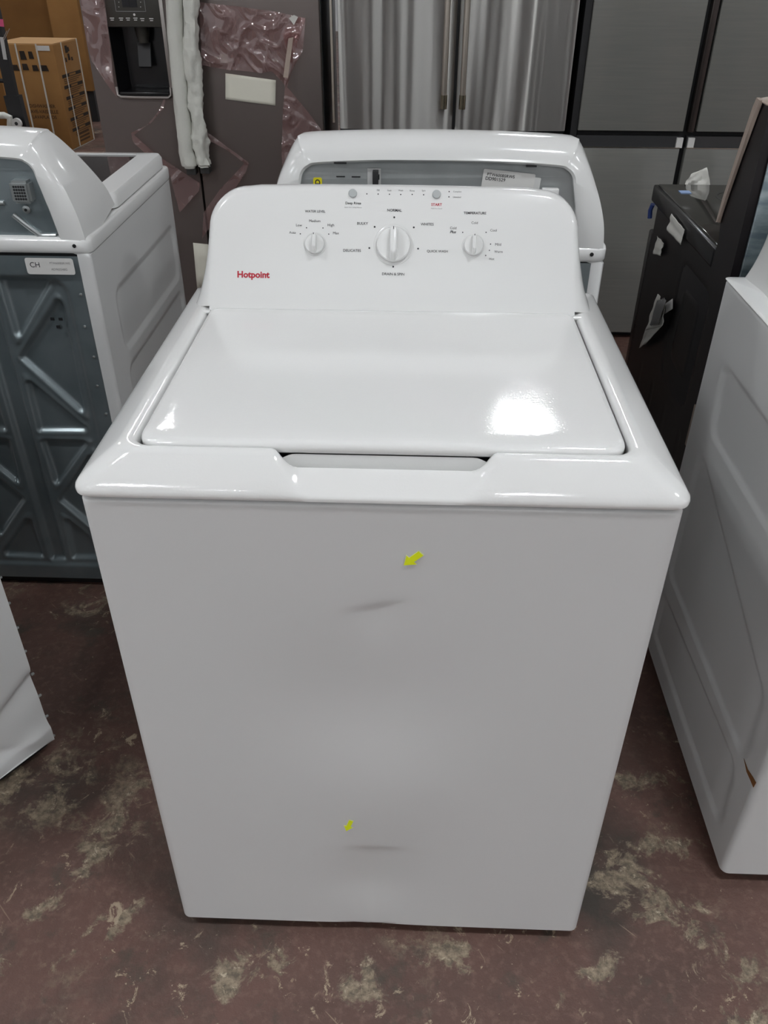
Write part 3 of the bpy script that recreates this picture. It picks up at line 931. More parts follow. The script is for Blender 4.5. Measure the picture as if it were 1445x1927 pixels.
    for sx in (-1, 1):
        lathe('screw_hole', [(0.004, 0.0), (0.004, 0.0012)], 'black', root, n=10, mtx=Matrix.Translation((sx * 0.315, -0.0032, zt + 0.019)) @ Matrix.Rotation(math.pi / 2, 4, 'X'))
    return con, zd

# left one
BX = -0.630 - HW
BY = 0.905
def bl(p):
    return (p[0] - BX, p[2])
SIDE_B = [[yz(p, BY) for p in ((-0.6300, 1.0106, 0.7805), (-0.6300, 1.5290, 0.7571), (-0.6300, 1.5461, 0.6128), (-0.6300, 1.0064, 0.6368))]]
SIDE_B.append([(SIDE_B[0][0][0], SIDE_B[0][3][1] - 0.040), (SIDE_B[0][1][0], SIDE_B[0][3][1] - 0.040), (SIDE_B[0][1][0], 0.16), (SIDE_B[0][0][0], 0.16)])
SIDE_B[0] = [SIDE_B[0][0], (SIDE_B[0][1][0], SIDE_B[0][0][1]), (SIDE_B[0][1][0], SIDE_B[0][3][1]), (SIDE_B[0][0][0], SIDE_B[0][3][1])]
_PK = [[bl(p) for p in q] for q in (
    [(-0.8391, 0.9050, 0.8403), (-0.7233, 0.9050, 0.8388), (-0.8347, 0.9050, 0.6976)],
    [(-0.7217, 0.9050, 0.8008), (-0.8407, 0.9050, 0.6597), (-0.7203, 0.9050, 0.5129), (-0.7126, 0.9050, 0.7799)],
    [(-0.8391, 0.9050, 0.6132), (-0.7242, 0.9050, 0.4819), (-0.7272, 0.9050, 0.4733), (-0.8416, 0.9050, 0.4706)],
    [(-0.8416, 0.9050, 0.4490), (-0.7249, 0.9050, 0.4475), (-0.8353, 0.9050, 0.3137)],
    [(-0.7219, 0.9050, 0.4242), (-0.8372, 0.9050, 0.2757), (-0.7379, 0.9050, 0.1512)],
    [(-0.8355, 0.9050, 0.2288), (-0.7388, 0.9050, 0.1097), (-0.7418, 0.9050, 0.0938), (-0.8421, 0.9050, 0.0907)])]
_CH = [bl(p) for p in ((-0.9002, 0.9050, 0.0888), (-0.8591, 0.9050, 0.0901), (-0.8601, 0.9050, 0.7268))]
_cx = 0.5 * (_CH[0][0] + _CH[1][0])
_off = 0.0
POCKETS = []
for q in _PK:
    q = [(x, z) for x, z in q]
    POCKETS.append(q)
    POCKETS.append([(2 * _cx - x, z) for x, z in q])
POCKETS = [q for q in POCKETS if min(x for x, z in q) > -HW + 0.03 and max(x for x, z in q) < HW - 0.02]
_w = 0.5 * abs(_CH[1][0] - _CH[0][0])
POCKETS.append([(_cx - _w, 0.085), (_cx + _w, 0.085), (_cx + _w, 0.83), (_cx - _w, 0.83)])
t = thing('washing_machine', 'white washer turned backwards at the left, ribbed galvanised back panel and tinted glass lid', 'washing machine', (BX, BY, 0))
con, zd = back_washer(t, True)
bk = lambda u, v, h: Vector((u, -0.0055 - h, v))
lb = [bl(p) for p in ((-0.7690, 0.9000, 0.9009), (-0.6694, 0.9000, 0.8980), (-0.6704, 0.9000, 0.8727), (-0.7688, 0.9000, 0.8701))]
lx0, lx1, lz1, lz0 = lb[0][0] + 0.002, lb[1][0] + 0.003, 0.889, 0.889 - 0.034
lab = prism('serial_label', rrect(lx0, lx1, lz0, lz1, 0.005, 2, 2, 3), bk, 0.0006, 'label', t, label='white label with CH and a serial number')
lw = lx1 - lx0
text('CH', lw * 0.20, bk, 'ink', lab, (lx0 + lw * 0.19, lz0 + 0.020), lift=0.0009)
text('PTW600BSR1WS', lw * 0.42, bk, 'faint_ink', lab, (lx0 + lw * 0.72, lz0 + 0.024), lift=0.0009)
text('AD962548G', lw * 0.33, bk, 'faint_ink', lab, (lx0 + lw * 0.68, lz0 + 0.011), lift=0.0009)
# vent plate, boss and bent rod on the console plate
cp = 0.019
vb = [bl(p) for p in ((-0.7682, 0.9200, 1.0383), (-0.7287, 0.9200, 1.0388), (-0.7308, 0.9200, 0.9952), (-0.7700, 0.9200, 0.9937))]
vx0, vx1, vz0, vz1 = vb[0][0] + 0.004, vb[1][0] + 0.004, vb[2][1], vb[0][1]
bm = bmesh.new()
box_bm(bm, vx0, vx1, -0.004, 0.026, vz0, vz1)
bmesh.ops.bevel(bm, geom=list(bm.edges), offset=0.005, segments=2, affect='EDGES')
me = bpy.data.meshes.new('vent_plate')
bm.to_mesh(me)
bm.free()
vp = link('vent_plate', me, 'galv_light', t, angle=50)
for i in range(5):
    for j in range(5):
        lathe('vent_hole', [(0.0022, 0.0), (0.0022, 0.0008)], 'black', vp, n=8, mtx=Matrix.Translation((vx0 + 0.010 + (vx1 - vx0 - 0.020) * i / 4, -0.0040, vz0 + 0.010 + (vz1 - vz0 - 0.020) * j / 4)) @ Matrix.Rotation(math.pi / 2, 4, 'X'))
p = bl((-0.7473, 0.9200, 0.9805))
bs = lathe('round_boss', [(0.008, -0.004), (0.008, 0.002), (0.005, 0.004)], 'galv_light', t, n=16, mtx=Matrix.Translation((p[0], 0.015, p[1])) @ Matrix.Rotation(math.pi / 2, 4, 'X'))
lathe('boss_hole', [(0.003, 0.0), (0.003, 0.001)], 'black', bs, n=8, mtx=Matrix.Translation((p[0], 0.0108, p[1])) @ Matrix.Rotation(math.pi / 2, 4, 'X'))
tube('bent_ridge', [(bl(q)[0], 0.015, bl(q)[1]) for q in ((-0.7772, 0.9200, 0.9697), (-0.7551, 0.9200, 0.9489), (-0.7314, 0.9200, 0.9289), (-0.7228, 0.9200, 0.9280), (-0.6974, 0.9200, 0.9284))], 0.0055, 'galv_light', t, n=10)
tube('short_ridge', [(bl(q)[0], 0.015, bl(q)[1]) for q in ((-0.8419, 0.9200, 0.9917), (-0.7898, 0.9200, 0.9924))], 0.0045, 'galv_light', t, n=10)
for dx, dz in ((-0.009, 0.008), (0.009, 0.008), (0.0, -0.010)):
    p = bl((-0.7357, 0.9050, 0.7436))
    box('outlet_hole', p[0] + dx - 0.004, p[0] + dx + 0.004, 0.008, 0.010, p[1] + dz - 0.003, p[1] + dz + 0.003, 'black', t)

# the one right behind the dented washer
CX = 0.075
t = thing('washing_machine', 'white washer turned backwards right behind the dented one, only its open console back showing', 'washing machine', (CX, 0.90, 0))
con, zd = back_washer(t, False)
cb = lambda u, v, h: Vector((u, 0.0195 - h, v))
def cc(p):
    return (p[0] - CX, p[2])
p = cc((-0.1569, 0.9200, 1.0447))
yl = prism('warning_label', rrect(p[0] - 0.0085, p[0] + 0.0085, p[1] - 0.030, p[1] + 0.004, 0.003, 2, 2, 3), cb, 0.0006, 'sign_yellow', t, label='yellow label with black capital letter')
text('D', 0.0095, cb, 'ink', yl, (p[0], p[1] - 0.004), lift=0.0009, rot=math.pi / 2, bold=0.03)
for q in ((-0.1116, 0.9200, 1.0511), (-0.0816, 0.9200, 1.0510)):
    p = cc(q)
    box('slot', p[0] - 0.0085, p[0] + 0.0085, 0.0180, 0.0196, p[1] - 0.001, p[1] + 0.001, 'black', t)
p = cc((-0.0433, 0.9200, 1.0549))
box('connector_pocket', p[0] - 0.016, p[0] + 0.010, 0.0180, 0.0196, p[1] - 0.03, p[1] + 0.012, 'label_clear', t)
bx_ = box('black_connector', p[0] - 0.0055, p[0] + 0.0055, 0.002, 0.0185, p[1] - 0.03, p[1] + 0.010, 'black', t, r=0.001)
box('connector_clip', p[0] + 0.0050, p[0] + 0.0075, 0.006, 0.016, p[1] - 0.006, p[1] + 0.002, 'black', bx_)
q0, q1 = cc((0.1646, 0.9200, 1.0670)), cc((0.2653, 0.9200, 1.0595))
rot = math.radians(-5)
def lab3(u, v, h):
    c, s = math.cos(rot), math.sin(rot)
    return Vector((q0[0] + u * c - v * s, 0.019 - h, q0[1] + u * s + v * c))
lw = q1[0] - q0[0]
pl2 = prism('serial_label_backing', rrect(0.02, lw + 0.012, -0.034, -0.004, 0.002, 2, 2, 2), lab3, 0.0004, 'label_clear', t)
sl = prism('serial_label', rrect(0, lw, -0.036, 0.002, 0.003, 2, 2, 3), lambda u, v, h: lab3(u, v, h + 0.0006), 0.0005, 'label', t, label='white serial number label')
text('PTW600BSRWS', lw * 0.53, lab3, 'ink', sl, (lw * 0.345, -0.007), lift=0.0016, bold=0.01)
text('DD901529', lw * 0.38, lab3, 'ink', sl, (lw * 0.25, -0.0145), lift=0.0016, bold=0.01)
for q, wd in (((-0.1108, 0.9060, 1.0794), 0.012), ((0.2537, 0.9060, 1.0778), 0.010)):
    p = cc(q)
    box('notch', p[0] - wd, p[0] + wd, 0.006, 0.012, p[1] - 0.0025, p[1] + 0.0005, 'black', t)
p = cc((0.2945, 0.9100, 1.0348))
box('plastic_tab', p[0] - 0.016, p[0] + 0.016, -0.002, 0.014, p[1] - 0.012, p[1] + 0.003, 'white_plastic', t, r=0.002)

# ------------------------------------------------------------------ black range behind on the right, its back to the camera
GX, GB, GF = 0.655, 0.848, 1.50
t = thing('kitchen_range', 'black electric range with glass cooktop and papers taped to its side', 'range', (GX, GB, 0))
GD = GF - GB
GW = 0.755
box('body', 0.004, GW - 0.004, 0.012, GD - 0.05, 0.03, 0.865, 'range_black', t, r=0.004)
def hs(U, Vv):
    h = pocket(U, Vv, [(0.09, 0.55), (0.30, 0.55), (0.30, 0.82), (0.09, 0.82)], 0.03, 0.004, 0.006)
    h += pocket(U, Vv, [(0.13, 0.60), (0.26, 0.60), (0.26, 0.78), (0.13, 0.78)], 0.03, -0.004, 0.006)
    for k in range(4):
        h += -0.002 * np.exp(-((U - 0.08 - 0.13 * k) / 0.004) ** 2) * (Vv < 0.5)
    return h
hgrid('side_panel', 0.02, GD - 0.06, 0.04, 0.868, 60, 80, hs, lambda u, v, h: (0.0025 - h, u, v), 'range_black', t)
box('base_plinth', 0.03, GW - 0.03, 0.05, GD - 0.08, 0.0, 0.04, 'black', t)
box('oven_door', 0.006, GW - 0.006, GD - 0.048, GD - 0.006, 0.22, 0.80, 'black_gloss', t, r=0.006)
box('storage_drawer', 0.006, GW - 0.006, GD - 0.048, GD - 0.010, 0.05, 0.21, 'black_gloss', t, r=0.006)
tube('door_handle', [(0.07, GD - 0.006, 0.76), (0.07, GD + 0.03, 0.765), (GW - 0.07, GD + 0.03, 0.765), (GW - 0.07, GD - 0.006, 0.76)], 0.011, 'black_gloss', t, n=10)
ct = box('cooktop_frame', -0.002, GW + 0.002, 0.115, GD - 0.002, 0.870, 0.911, 'black_gloss', t, r=0.004)
box('cooktop_glass', 0.006, GW - 0.006, 0.118, GD - 0.018, 0.905, 0.9155, 'cooktop', t, r=0.002)
for bx0, by0, br in ((0.19, 0.27, 0.095), (0.19, 0.50, 0.075), (0.56, 0.27, 0.075), (0.56, 0.50, 0.10)):
    V, F = loft([[(bx0 + rr * math.cos(a), by0 + rr * math.sin(a), 0.9159) for a in [2 * math.pi * k / 40 for k in range(40)]] for rr in (br, br - 0.004)], True)
    obj('burner_ring', V, F, 'burner', t)
# backguard: side profile
prof = [(0.000, 0.845), (0.000, 0.905), (0.004, 1.165), (0.012, 1.190), (0.060, 1.192), (0.066, 1.180), (0.112, 1.010), (0.118, 0.955), (0.108, 0.930), (0.110, 0.905), (0.114, 0.87), (0.020, 0.845)]
n = len(prof)
V = [(0.0, y, z) for y, z in prof] + [(GW, y, z) for y, z in prof]
F = [tuple(range(n)), tuple(range(n, 2 * n))[::-1]] + [(i, (i + 1) % n, n + (i + 1) % n, n + i) for i in range(n)]
obj('backguard', V, F, 'range_black', t, angle=30)
# paper wrap over the control face of the backguard
wrp = [(0.013, 1.196), (0.062, 1.198), (0.072, 1.182), (0.118, 1.010), (0.122, 0.960)]
V, F = [], []
for i in range(40):
    x = -0.004 + (GW - 0.02) * i / 39
    for j, (y, z) in enumerate(wrp):
        V.append((x, y + 0.003 + random.uniform(-0.002, 0.002), z + random.uniform(-0.002, 0.002)))
for i in range(39):
    for j in range(len(wrp) - 1):
        a = i * len(wrp) + j
        F.append((a, a + 1, a + len(wrp) + 1, a + len(wrp)))
wo = obj('protective_wrap', V, F, 'tape', t, label='beige protective wrap over the control face')
wf = [(0.044, 1.196), (0.062, 1.198), (0.072, 1.182), (0.095, 1.095), (0.118, 1.010), (0.122, 0.960), (0.114, 0.962), (0.100, 1.020), (0.079, 1.095), (0.055, 1.165)]
prism('wrap_edge', wf, lambda u, v, h: Vector((-0.002 - h, u + random.uniform(-0.002, 0.002), v)), 0.006, 'tape', wo)
md = wo.modifiers.new('thickness', 'SOLIDIFY')
md.thickness = 0.003
bpn = box('back_plate', 0.016, GW - 0.02, -0.006, 0.0, 0.60, 1.150, 'galv_zinc', t, r=0.002)
for x, z in ((0.05, 1.02), (0.05, 0.92), (0.055, 0.80), (0.06, 0.70)):
    lathe('screw', [(0.005, -0.001), (0.005, 0.003), (0.003, 0.0045)], 'black', t, n=10, mtx=Matrix.Translation((x, -0.006, z)) @ Matrix.Rotation(math.pi / 2, 4, 'X'))
box('lower_back_plate', 0.016, GW - 0.02, -0.001, 0.004, 0.05, 0.60, 'galv', t)
for z in (0.862, 0.80, 0.745):
    box('hinge_bracket', 0.004, 0.018, -0.004, 0.014, z - 0.016, z + 0.016, 'galv', t, r=0.002)
box('brown_tape', -0.001, 0.004, -0.004, 0.02, 0.50, 0.60, 'tape', t)
# blue film near the front edge and small blue mark on the glass
tube('blue_film_roll', [(0.004, GD - 0.006, 0.862), (0.002, GD + 0.000, 0.845), (0.004, GD - 0.002, 0.825)], 0.006, 'blue', t, n=8)
p = (0.7061, 1.4024, 0.9160)
box('energy_tab', p[0] - GX - 0.012, p[0] - GX + 0.014, p[1] - GB - 0.012, p[1] - GB + 0.012, 0.9155, 0.9165, 'lit_blue', t)

def sheet(name, P, m, parent=None, n=10, amp=0.004, thick=0.0008, seed=0, **props):
    """crumpled sheet from a quad of corner points (00, 10, 11, 01)"""
    P = [Vector(p) for p in P]
    nn = (P[1] - P[0]).cross(P[3] - P[0]).normalized()
    V = []
    for j in range(n + 1):
        for i in range(n + 1):
            s, q = i / n, j / n
            p = P[0] * (1 - s) * (1 - q) + P[1] * s * (1 - q) + P[2] * s * q + P[3] * (1 - s) * q
            V.append(p + nn * amp * noise.noise(Vector((s * 3 + seed, q * 3, seed))))
    F = [(j * (n + 1) + i, j * (n + 1) + i + 1, (j + 1) * (n + 1) + i + 1, (j + 1) * (n + 1) + i) for j in range(n) for i in range(n)]
    o = obj(name, V, F, m, parent, **props)
    md = o.modifiers.new('thickness', 'SOLIDIFY')
    md.thickness = thick
    return o
tag(sheet('paper_sheet', [(0.6480, 1.2791, 0.8952), (0.6480, 1.1609, 0.8914), (0.6480, 1.1645, 0.8556), (0.6480, 1.2912, 0.8530)], 'paper', seed=1),
    'small white paper slip hanging over the top edge of the black range', 'paper')
tag(sheet('paper_sheet', [(0.6490, 1.3645, 0.8176), (0.6500, 1.3026, 0.8176), (0.6500, 1.3091, 0.7854), (0.6490, 1.3715, 0.7698)], 'paper', seed=2),
    'torn grey paper scrap stuck below the slip at the front of the black range side', 'paper')
doc = sheet('paper_sheet', [(0.6450, 1.2525, 0.7078), (0.6450, 1.1751, 0.7056), (0.6400, 1.1496, 0.6672), (0.6400, 1.2819, 0.5992)], 'paper', seed=3, amp=0.008, n=12)
tag(doc, 'curled printed document taped to the middle of the black range side', 'paper')
for k in range(5):
    dd = sheet('printed_line', [(0.6380, 1.2143, 0.7041), (0.6380, 1.1926, 0.7042), (0.6330, 1.2030, 0.6413), (0.6330, 1.2176, 0.6382)], 'faint_ink', doc, n=4, amp=0.003, seed=3)
    dd.location = (0, 0.010 - 0.012 * k, 0.006 * k - 0.002)
sheet('curled_end', [(0.6400, 1.2819, 0.5992), (0.6400, 1.1496, 0.6672), (0.6400, 1.2515, 0.5769), (0.6520, 1.3440, 0.5236)], 'paper', doc, seed=5, amp=0.004)
sheet('tape_strip', [(0.6475, 1.1936, 0.7027), (0.6500, 1.1473, 0.7345), (0.6500, 1.1320, 0.7155), (0.6475, 1.1818, 0.6816)], 'label_clear', doc, n=3, amp=0.001)
tag(sheet('paper_sheet', [(0.7309, 1.5060, 0.9006), (0.8048, 1.5060, 0.9015), (0.7844, 1.5120, 0.9509), (0.7474, 1.5120, 0.9336)], 'paper', seed=8, amp=0.012),
    'crumpled white paper standing up behind the range cooktop', 'paper')

# ------------------------------------------------------------------ refrigerators along the back
FY = 2.65
def cab(root, w2, h=1.76, d=0.70, m='steel_side', lx=0.0):
    box('cabinet', lx - w2, lx + w2, 0.045, d, 0.04, h, m, root, r=0.004)
    box('toe_grille', lx - w2 + 0.01, lx + w2 - 0.01, 0.055, d - 0.02, 0.0, 0.05, 'black', root)

# right: four grey glass doors
RC = (1.0621, 2.6500, 0.8235)[0]
t = thing('refrigerator', 'grey four door refrigerator with glass fronts at the right, behind the black range', 'refrigerator', (RC, FY, 0))
cab(t, 0.425, 1.78, m='black')
zu = (0.8741, 2.6500, 0.8364)[2]
zs1 = (0.8774, 2.6500, 0.8178)[2]
zs0 = (0.8844, 2.6500, 0.7784)[2]
lft = (0.6487, 2.6500, 0.8322)[0] - RC
for sx in (-1, 1):
    x0, x1 = sorted((sx * 0.012, sx * -lft))
    nm = 'upper left' if sx < 0 else 'upper right'
    xa, xb = (x0, x1 - 0.006) if sx < 0 else (x0 + 0.020, x1)
    box('upper_door', xa, xb, 0.0, 0.042, zu, 1.775, 'grey_glass', t, r=0.003)
    lo = box('lower_door', x0 + (0 if sx < 0 else -0.006), x1 - (0.006 if sx < 0 else 0.0), 0.0, 0.042, 0.032, zs0, 'grey_glass', t, r=0.003)
    box('handle_recess', x0 + (0 if sx < 0 else -0.006), x1 - (0.006 if sx < 0 else 0), 0.014, 0.043, zs0, zs1, 'grey_gloss', t)
    e0 = -0.034 if sx < 0 else 0.0095
    box('recess_end', e0, e0 + 0.024, 0.004, 0.016, zs0, zs1 - 0.004, 'label', t)
    box('recess_lip', x0 + (0 if sx < 0 else -0.006), x1 - (0.006 if sx < 0 else 0), -0.001, 0.004, zs0 - 0.002, zs0 + 0.002, 'chrome', t)
box('center_strip', 0.002, 0.026, 0.006, 0.044, zu - 0.004, 1.775, 'brown_chrome', t, r=0.004)
box('side_trim', lft - 0.026, lft - 0.002, 0.012, 0.10, 0.04, 1.775, 'black', t)

# middle: shiny french door refrigerator
MC = (0.1774, 2.6500, 0.9156)[0]
ml, mr = (-0.2542, 2.6500, 1.0532)[0] - MC, (0.6001, 2.6500, 1.0599)[0] - MC
t = thing('refrigerator', 'shiny stainless french door refrigerator in the middle with two bar handles', 'refrigerator', (MC, FY, 0))
cab(t, (mr - ml) / 2 + 0.004, 1.78, m='black', lx=(ml + mr) / 2)
zmb = (0.1716, 2.6500, 0.8329)[2]
def door_curved(x0, x1, z0, z1):
    nx2 = 24
    rings = []
    for i in range(nx2 + 1):
        x = x0 + (x1 - x0) * i / nx2
        s = (i / nx2 - 0.5) * 2
        y = 0.006 * s * s
        e = 0.004 if i in (0, nx2) else 0
        rings.append([(x, y + e, z0), (x, y + e, z1), (x, 0.042, z1), (x, 0.042, z0)])
    V, F = loft(rings, True, True, True)
    return obj('door', V, F, 'stainless', t, angle=50)
door_curved(ml, -0.0055, zmb, 1.775)
door_curved(0.0055, mr, zmb, 1.775)
box('freezer_drawer', ml, mr, 0.0, 0.042, 0.06, zmb - 0.012, 'stainless', t, r=0.004)
box('door_gasket', -0.006, 0.006, 0.020, 0.044, zmb, 1.77, 'black', t)
for q in ((0.1348, 2.6000, 1.0954), (0.2031, 2.6000, 1.0959)):
    hxp = q[0] - MC
    zb_ = (0.1443, 2.6000, 0.9140)[2]
    hd = tube('door_handle', [(hxp, -0.052, zb_ + 0.045), (hxp, -0.052, 1.66)], 0.0105, 'chrome', t, n=16)
    tube('handle_collar', [(hxp, -0.052, zb_), (hxp, -0.052, zb_ + 0.047)], 0.0125, 'chrome_dark', hd, n=16)
    box('handle_post', hxp - 0.010, hxp + 0.010, -0.052, 0.006, zb_ + 0.002, zb_ + 0.022, 'chrome_dark', hd, r=0.003)
    box('handle_post', hxp - 0.010, hxp + 0.010, -0.052, 0.006, 1.62, 1.64, 'chrome_dark', hd, r=0.003)
p = (-0.2802, 2.7000, 1.0474)
box('hinge_strip', p[0] - MC - 0.004, p[0] - MC + 0.004, 0.03, 0.05, 0.85, 1.70, 'chrome', t)

# left: slate side by side refrigerator with dispenser, foam and film
LC = (-0.8113, 2.6500, 0.6580)[0]
ll, lr = (-1.1754, 2.6500, 1.0458)[0] - LC, (-0.3188, 2.6500, 1.0526)[0] - LC
t = thing('refrigerator', 'dark slate side by side refrigerator at the left with water dispenser and pink film', 'refrigerator', (LC, FY, 0))
fr = t
box('cabinet', ll + 0.004, lr - 0.004, 0.112, 0.72, 0.05, 1.75, 'steel_side', t, r=0.004)
box('toe_grille', ll + 0.01, lr - 0.01, 0.05, 0.70, 0.0, 0.06, 'black', t)
d0, d1 = (-1.0772, 2.6500, 1.1986), (-0.8826, 2.6500, 1.1999)
e0, e1 = (-1.0957, 2.6500, 0.9383), (-0.8974, 2.6500, 0.9401)
dx0, dx1 = (d0[0] + e0[0]) / 2 - LC, (d1[0] + e1[0]) / 2 - LC
dz0, dzm, dz1 = e0[2] + 0.002, (-0.9963, 2.6500, 1.1645)[2], 1.36
# freezer door with a real opening for the dispenser
V, F = [], []
xs_ = [ll, dx0, dx1, -0.004]
zs_ = [0.07, dz0, dz1, 1.755]
for z in zs_:
    for x in xs_:
        V.append((x, 0.0, z))
for z in zs_:
    for x in xs_:
        V.append((x, 0.044, z))
for j in range(3):
    for i in range(3):
        if (i, j) != (1, 1):
            a = j * 4 + i
            F.append((a, a + 1, a + 5, a + 4))
            F.append((a + 16, a + 20, a + 21, a + 17))
for a, b2 in ((5, 6), (6, 10), (10, 9), (9, 5), (0, 1), (1, 2), (2, 3), (3, 7), (7, 11), (11, 15), (15, 14), (14, 13), (13, 12), (12, 8), (8, 4), (4, 0)):
    F.append((a, b2, b2 + 16, a + 16))
fd = obj('freezer_door', V, F, 'slate', t, smooth=False)
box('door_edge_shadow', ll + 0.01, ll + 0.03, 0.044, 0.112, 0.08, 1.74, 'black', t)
box('fridge_door', 0.004, lr, 0.0, 0.044, 0.07, 1.755, 'slate', t, r=0.004)
# the dispenser: recessed tub
V = [(dx0, 0.0, dz0), (dx1, 0.0, dz0), (dx1, 0.0, dzm), (dx0, 0.0, dzm), (dx0 + 0.02, 0.10, dz0 + 0.008), (dx1 - 0.02, 0.10, dz0 + 0.008), (dx1 - 0.02, 0.10, dzm), (dx0 + 0.02, 0.10, dzm)]
dp = obj('dispenser', V, [(4, 5, 6, 7), (0, 1, 5, 4), (1, 2, 6, 5), (2, 3, 7, 6), (3, 0, 4, 7)], 'black_gloss', t, smooth=False)
md = dp.modifiers.new('thickness', 'SOLIDIFY')
md.thickness = -0.002
cpn = box('control_panel', dx0, dx1, -0.002, 0.03, dzm, dz1, 'dark_panel', t, r=0.002)
fp = lambda u, v, h: Vector((u, -0.0025 - h, v))
p0, p1 = (-1.0222, 2.6500, 1.2364), (-0.9687, 2.6500, 1.2367)
box('display', p0[0] - LC, p0[0] - LC + 0.026, -0.0035, 0.0, p0[2] - 0.010, p0[2] + 0.06, 'blank_screen', cpn)
box('display', p1[0] - LC - 0.027, p1[0] - LC, -0.0035, 0.0, p0[2] - 0.010, p0[2] + 0.06, 'blank_screen', cpn)
fw = [(-1.0485, 2.6500, 1.2395), (-0.9401, 2.6500, 1.2126)]
for x0, x1, z0, z1 in ((fw[0][0] - LC, fw[1][0] - LC, fw[1][2], fw[1][2] + 0.0015), (fw[0][0] - LC, fw[0][0] - LC + 0.0015, fw[1][2], 1.33), (fw[1][0] - LC - 0.0015, fw[1][0] - LC, fw[1][2], 1.33)):
    box('display_outline', x0, x1, -0.003, 0.0, z0, z1, 'faint_ink', cpn)
for q in ((-1.0668, 2.6500, 1.1921), (-1.0340, 2.6500, 1.1923), (-1.0089, 2.6500, 1.1925), (-0.9819, 2.6500, 1.1927), (-0.9571, 2.6500, 1.1912), (-0.9243, 2.6500, 1.1914)):
    x, z = q[0] - LC, q[2]
    for k in range(2):
        box('button_legend', x - 0.0075 + 0.002 * k, x + 0.0075 - 0.002 * k, -0.0028, 0.0, z - 0.006 * k - 0.0012, z - 0.006 * k + 0.0012, 'label', cpn)
p = (-0.9839, 2.6500, 1.2033)
dot(p[0] - LC, p[2], 0.004, fp, 'label', cpn, 'indicator_light')
for q in ((-1.0329, 2.6500, 1.2412), (-1.0355, 2.6500, 1.2266), (-0.9545, 2.6500, 1.2416), (-0.9569, 2.6500, 1.2271)):
    dot(q[0] - LC, q[2], 0.002, fp, 'label', cpn, 'arrow_mark', n=3)
p = (-0.9818, 2.7000, 1.1371)
lathe('spout', [(0.028, 0.0), (0.024, 0.03), (0.018, 0.055)], 'dark_panel', dp, n=20, mtx=Matrix.Translation((p[0] - LC, 0.06, dzm)) @ Matrix.Rotation(math.pi, 4, 'X'))
q0, q1 = (-1.0118, 2.7000, 1.1112), (-0.9638, 2.7000, 1.0261)
V, F = loft([[(q0[0] - LC, 0.078, q0[2]), (q1[0] - LC, 0.078, q0[2]), (q1[0] - LC, 0.09, q0[2]), (q0[0] - LC, 0.09, q0[2])],
             [(q0[0] - LC + 0.001, 0.052, q1[2] + 0.006), (q1[0] - LC - 0.001, 0.052, q1[2] + 0.006), (q1[0] - LC - 0.001, 0.064, q1[2]), (q0[0] - LC + 0.001, 0.064, q1[2])]], True, True, True)
obj('paddle', V, F, 'grey_gloss', dp)
tr = box('drip_tray', dx0 + 0.004, dx1 - 0.004, -0.006, 0.09, dz0 + 0.002, dz0 + 0.014, 'black_gloss', dp, r=0.003)
pts = [(dx0 - 0.004, -0.004, dz0 + 0.03), (dx0 - 0.003, -0.006, dz0 + 0.004), (dx0 + 0.008, -0.007, dz0 - 0.004), ((dx0 + dx1) / 2, -0.007, dz0 - 0.005), (dx1 - 0.008, -0.007, dz0 - 0.004), (dx1 + 0.003, -0.006, dz0 + 0.004), (dx1 + 0.004, -0.004, dz0 + 0.03)]
tube('dispenser_rim', pts, 0.0055, 'slate_trim', t, n=10)
box('rim_side', dx1, dx1 + 0.014, -0.004, 0.0, dz0, dz1, 'slate_trim', t, r=0.001)
box('rim_side', dx0 - 0.008, dx0, -0.004, 0.0, dz0, dz1, 'slate', t, r=0.001)
# handles in crinkled foam
def foam(pts, wid, seed, rough):
    P = [Vector((q[0] - LC, q[1] - FY, q[2])) for q in pts]
    Q = []
    for i in range(len(P) - 1):
        for k in range(14):
            Q.append(P[i].lerp(P[i + 1], k / 14))
    Q.append(P[-1])
    n = 20
    rings = []
    for i, p in enumerate(Q):
        f = i / (len(Q) - 1)
        ring = []
        for k in range(n):
            a = 2 * math.pi * k / n
            r = wid * (1 + rough * noise.noise(Vector((math.cos(a) * 1.3 + seed, math.sin(a) * 1.3, p.z * 14))) + 0.5 * rough * noise.noise(Vector((math.cos(a) * 3 + seed, math.sin(a) * 3, p.z * 50))))
            if f > 0.97:
                r *= 0.72
            ring.append((p.x + math.cos(a) * r, p.y + math.sin(a) * r * 0.9, p.z))
        rings.append(ring)
    V, F = loft(rings, True, True, True)
    h = obj('door_handle', V, F, 'foam', fr, angle=70, label='handle wrapped in white foam')
    e = P[-1]
    box('handle_bracket', e.x - 0.017, e.x + 0.019, e.y + 0.0, -0.0005, e.z - 0.026, e.z + 0.012, 'steel_side', h, r=0.002)
foam([(-0.8124, 2.6050, 1.3446), (-0.8339, 2.6050, 1.1542), (-0.8411, 2.6050, 0.9487), (-0.8471, 2.6050, 0.7550), (-0.8385, 2.6050, 0.6952)], 0.0285, 2.0, 0.14)
foam([(-0.7535, 2.6050, 1.3449), (-0.7765, 2.6050, 1.1546), (-0.7868, 2.6050, 0.9846), (-0.7871, 2.6050, 0.8403), (-0.7844, 2.6050, 0.7461), (-0.7838, 2.6050, 0.6998)], 0.0270, 7.0, 0.6)
P4 = [(-0.6746, 2.6450, 1.0191), (-0.4885, 2.6450, 0.9978), (-0.4966, 2.6450, 0.9119), (-0.6838, 2.6450, 0.9319)]
sheet('paper_note', [(p[0] - LC, -0.004, p[2]) for p in P4], 'paper_cream', fr, n=8, amp=0.002, label='blank cream sheet stuck on the right door')
P4 = [(-0.8702, 2.6450, 0.3868), (-0.8569, 2.6450, 0.3870), (-0.8693, 2.6450, 0.2525), (-0.8806, 2.6450, 0.2523)]
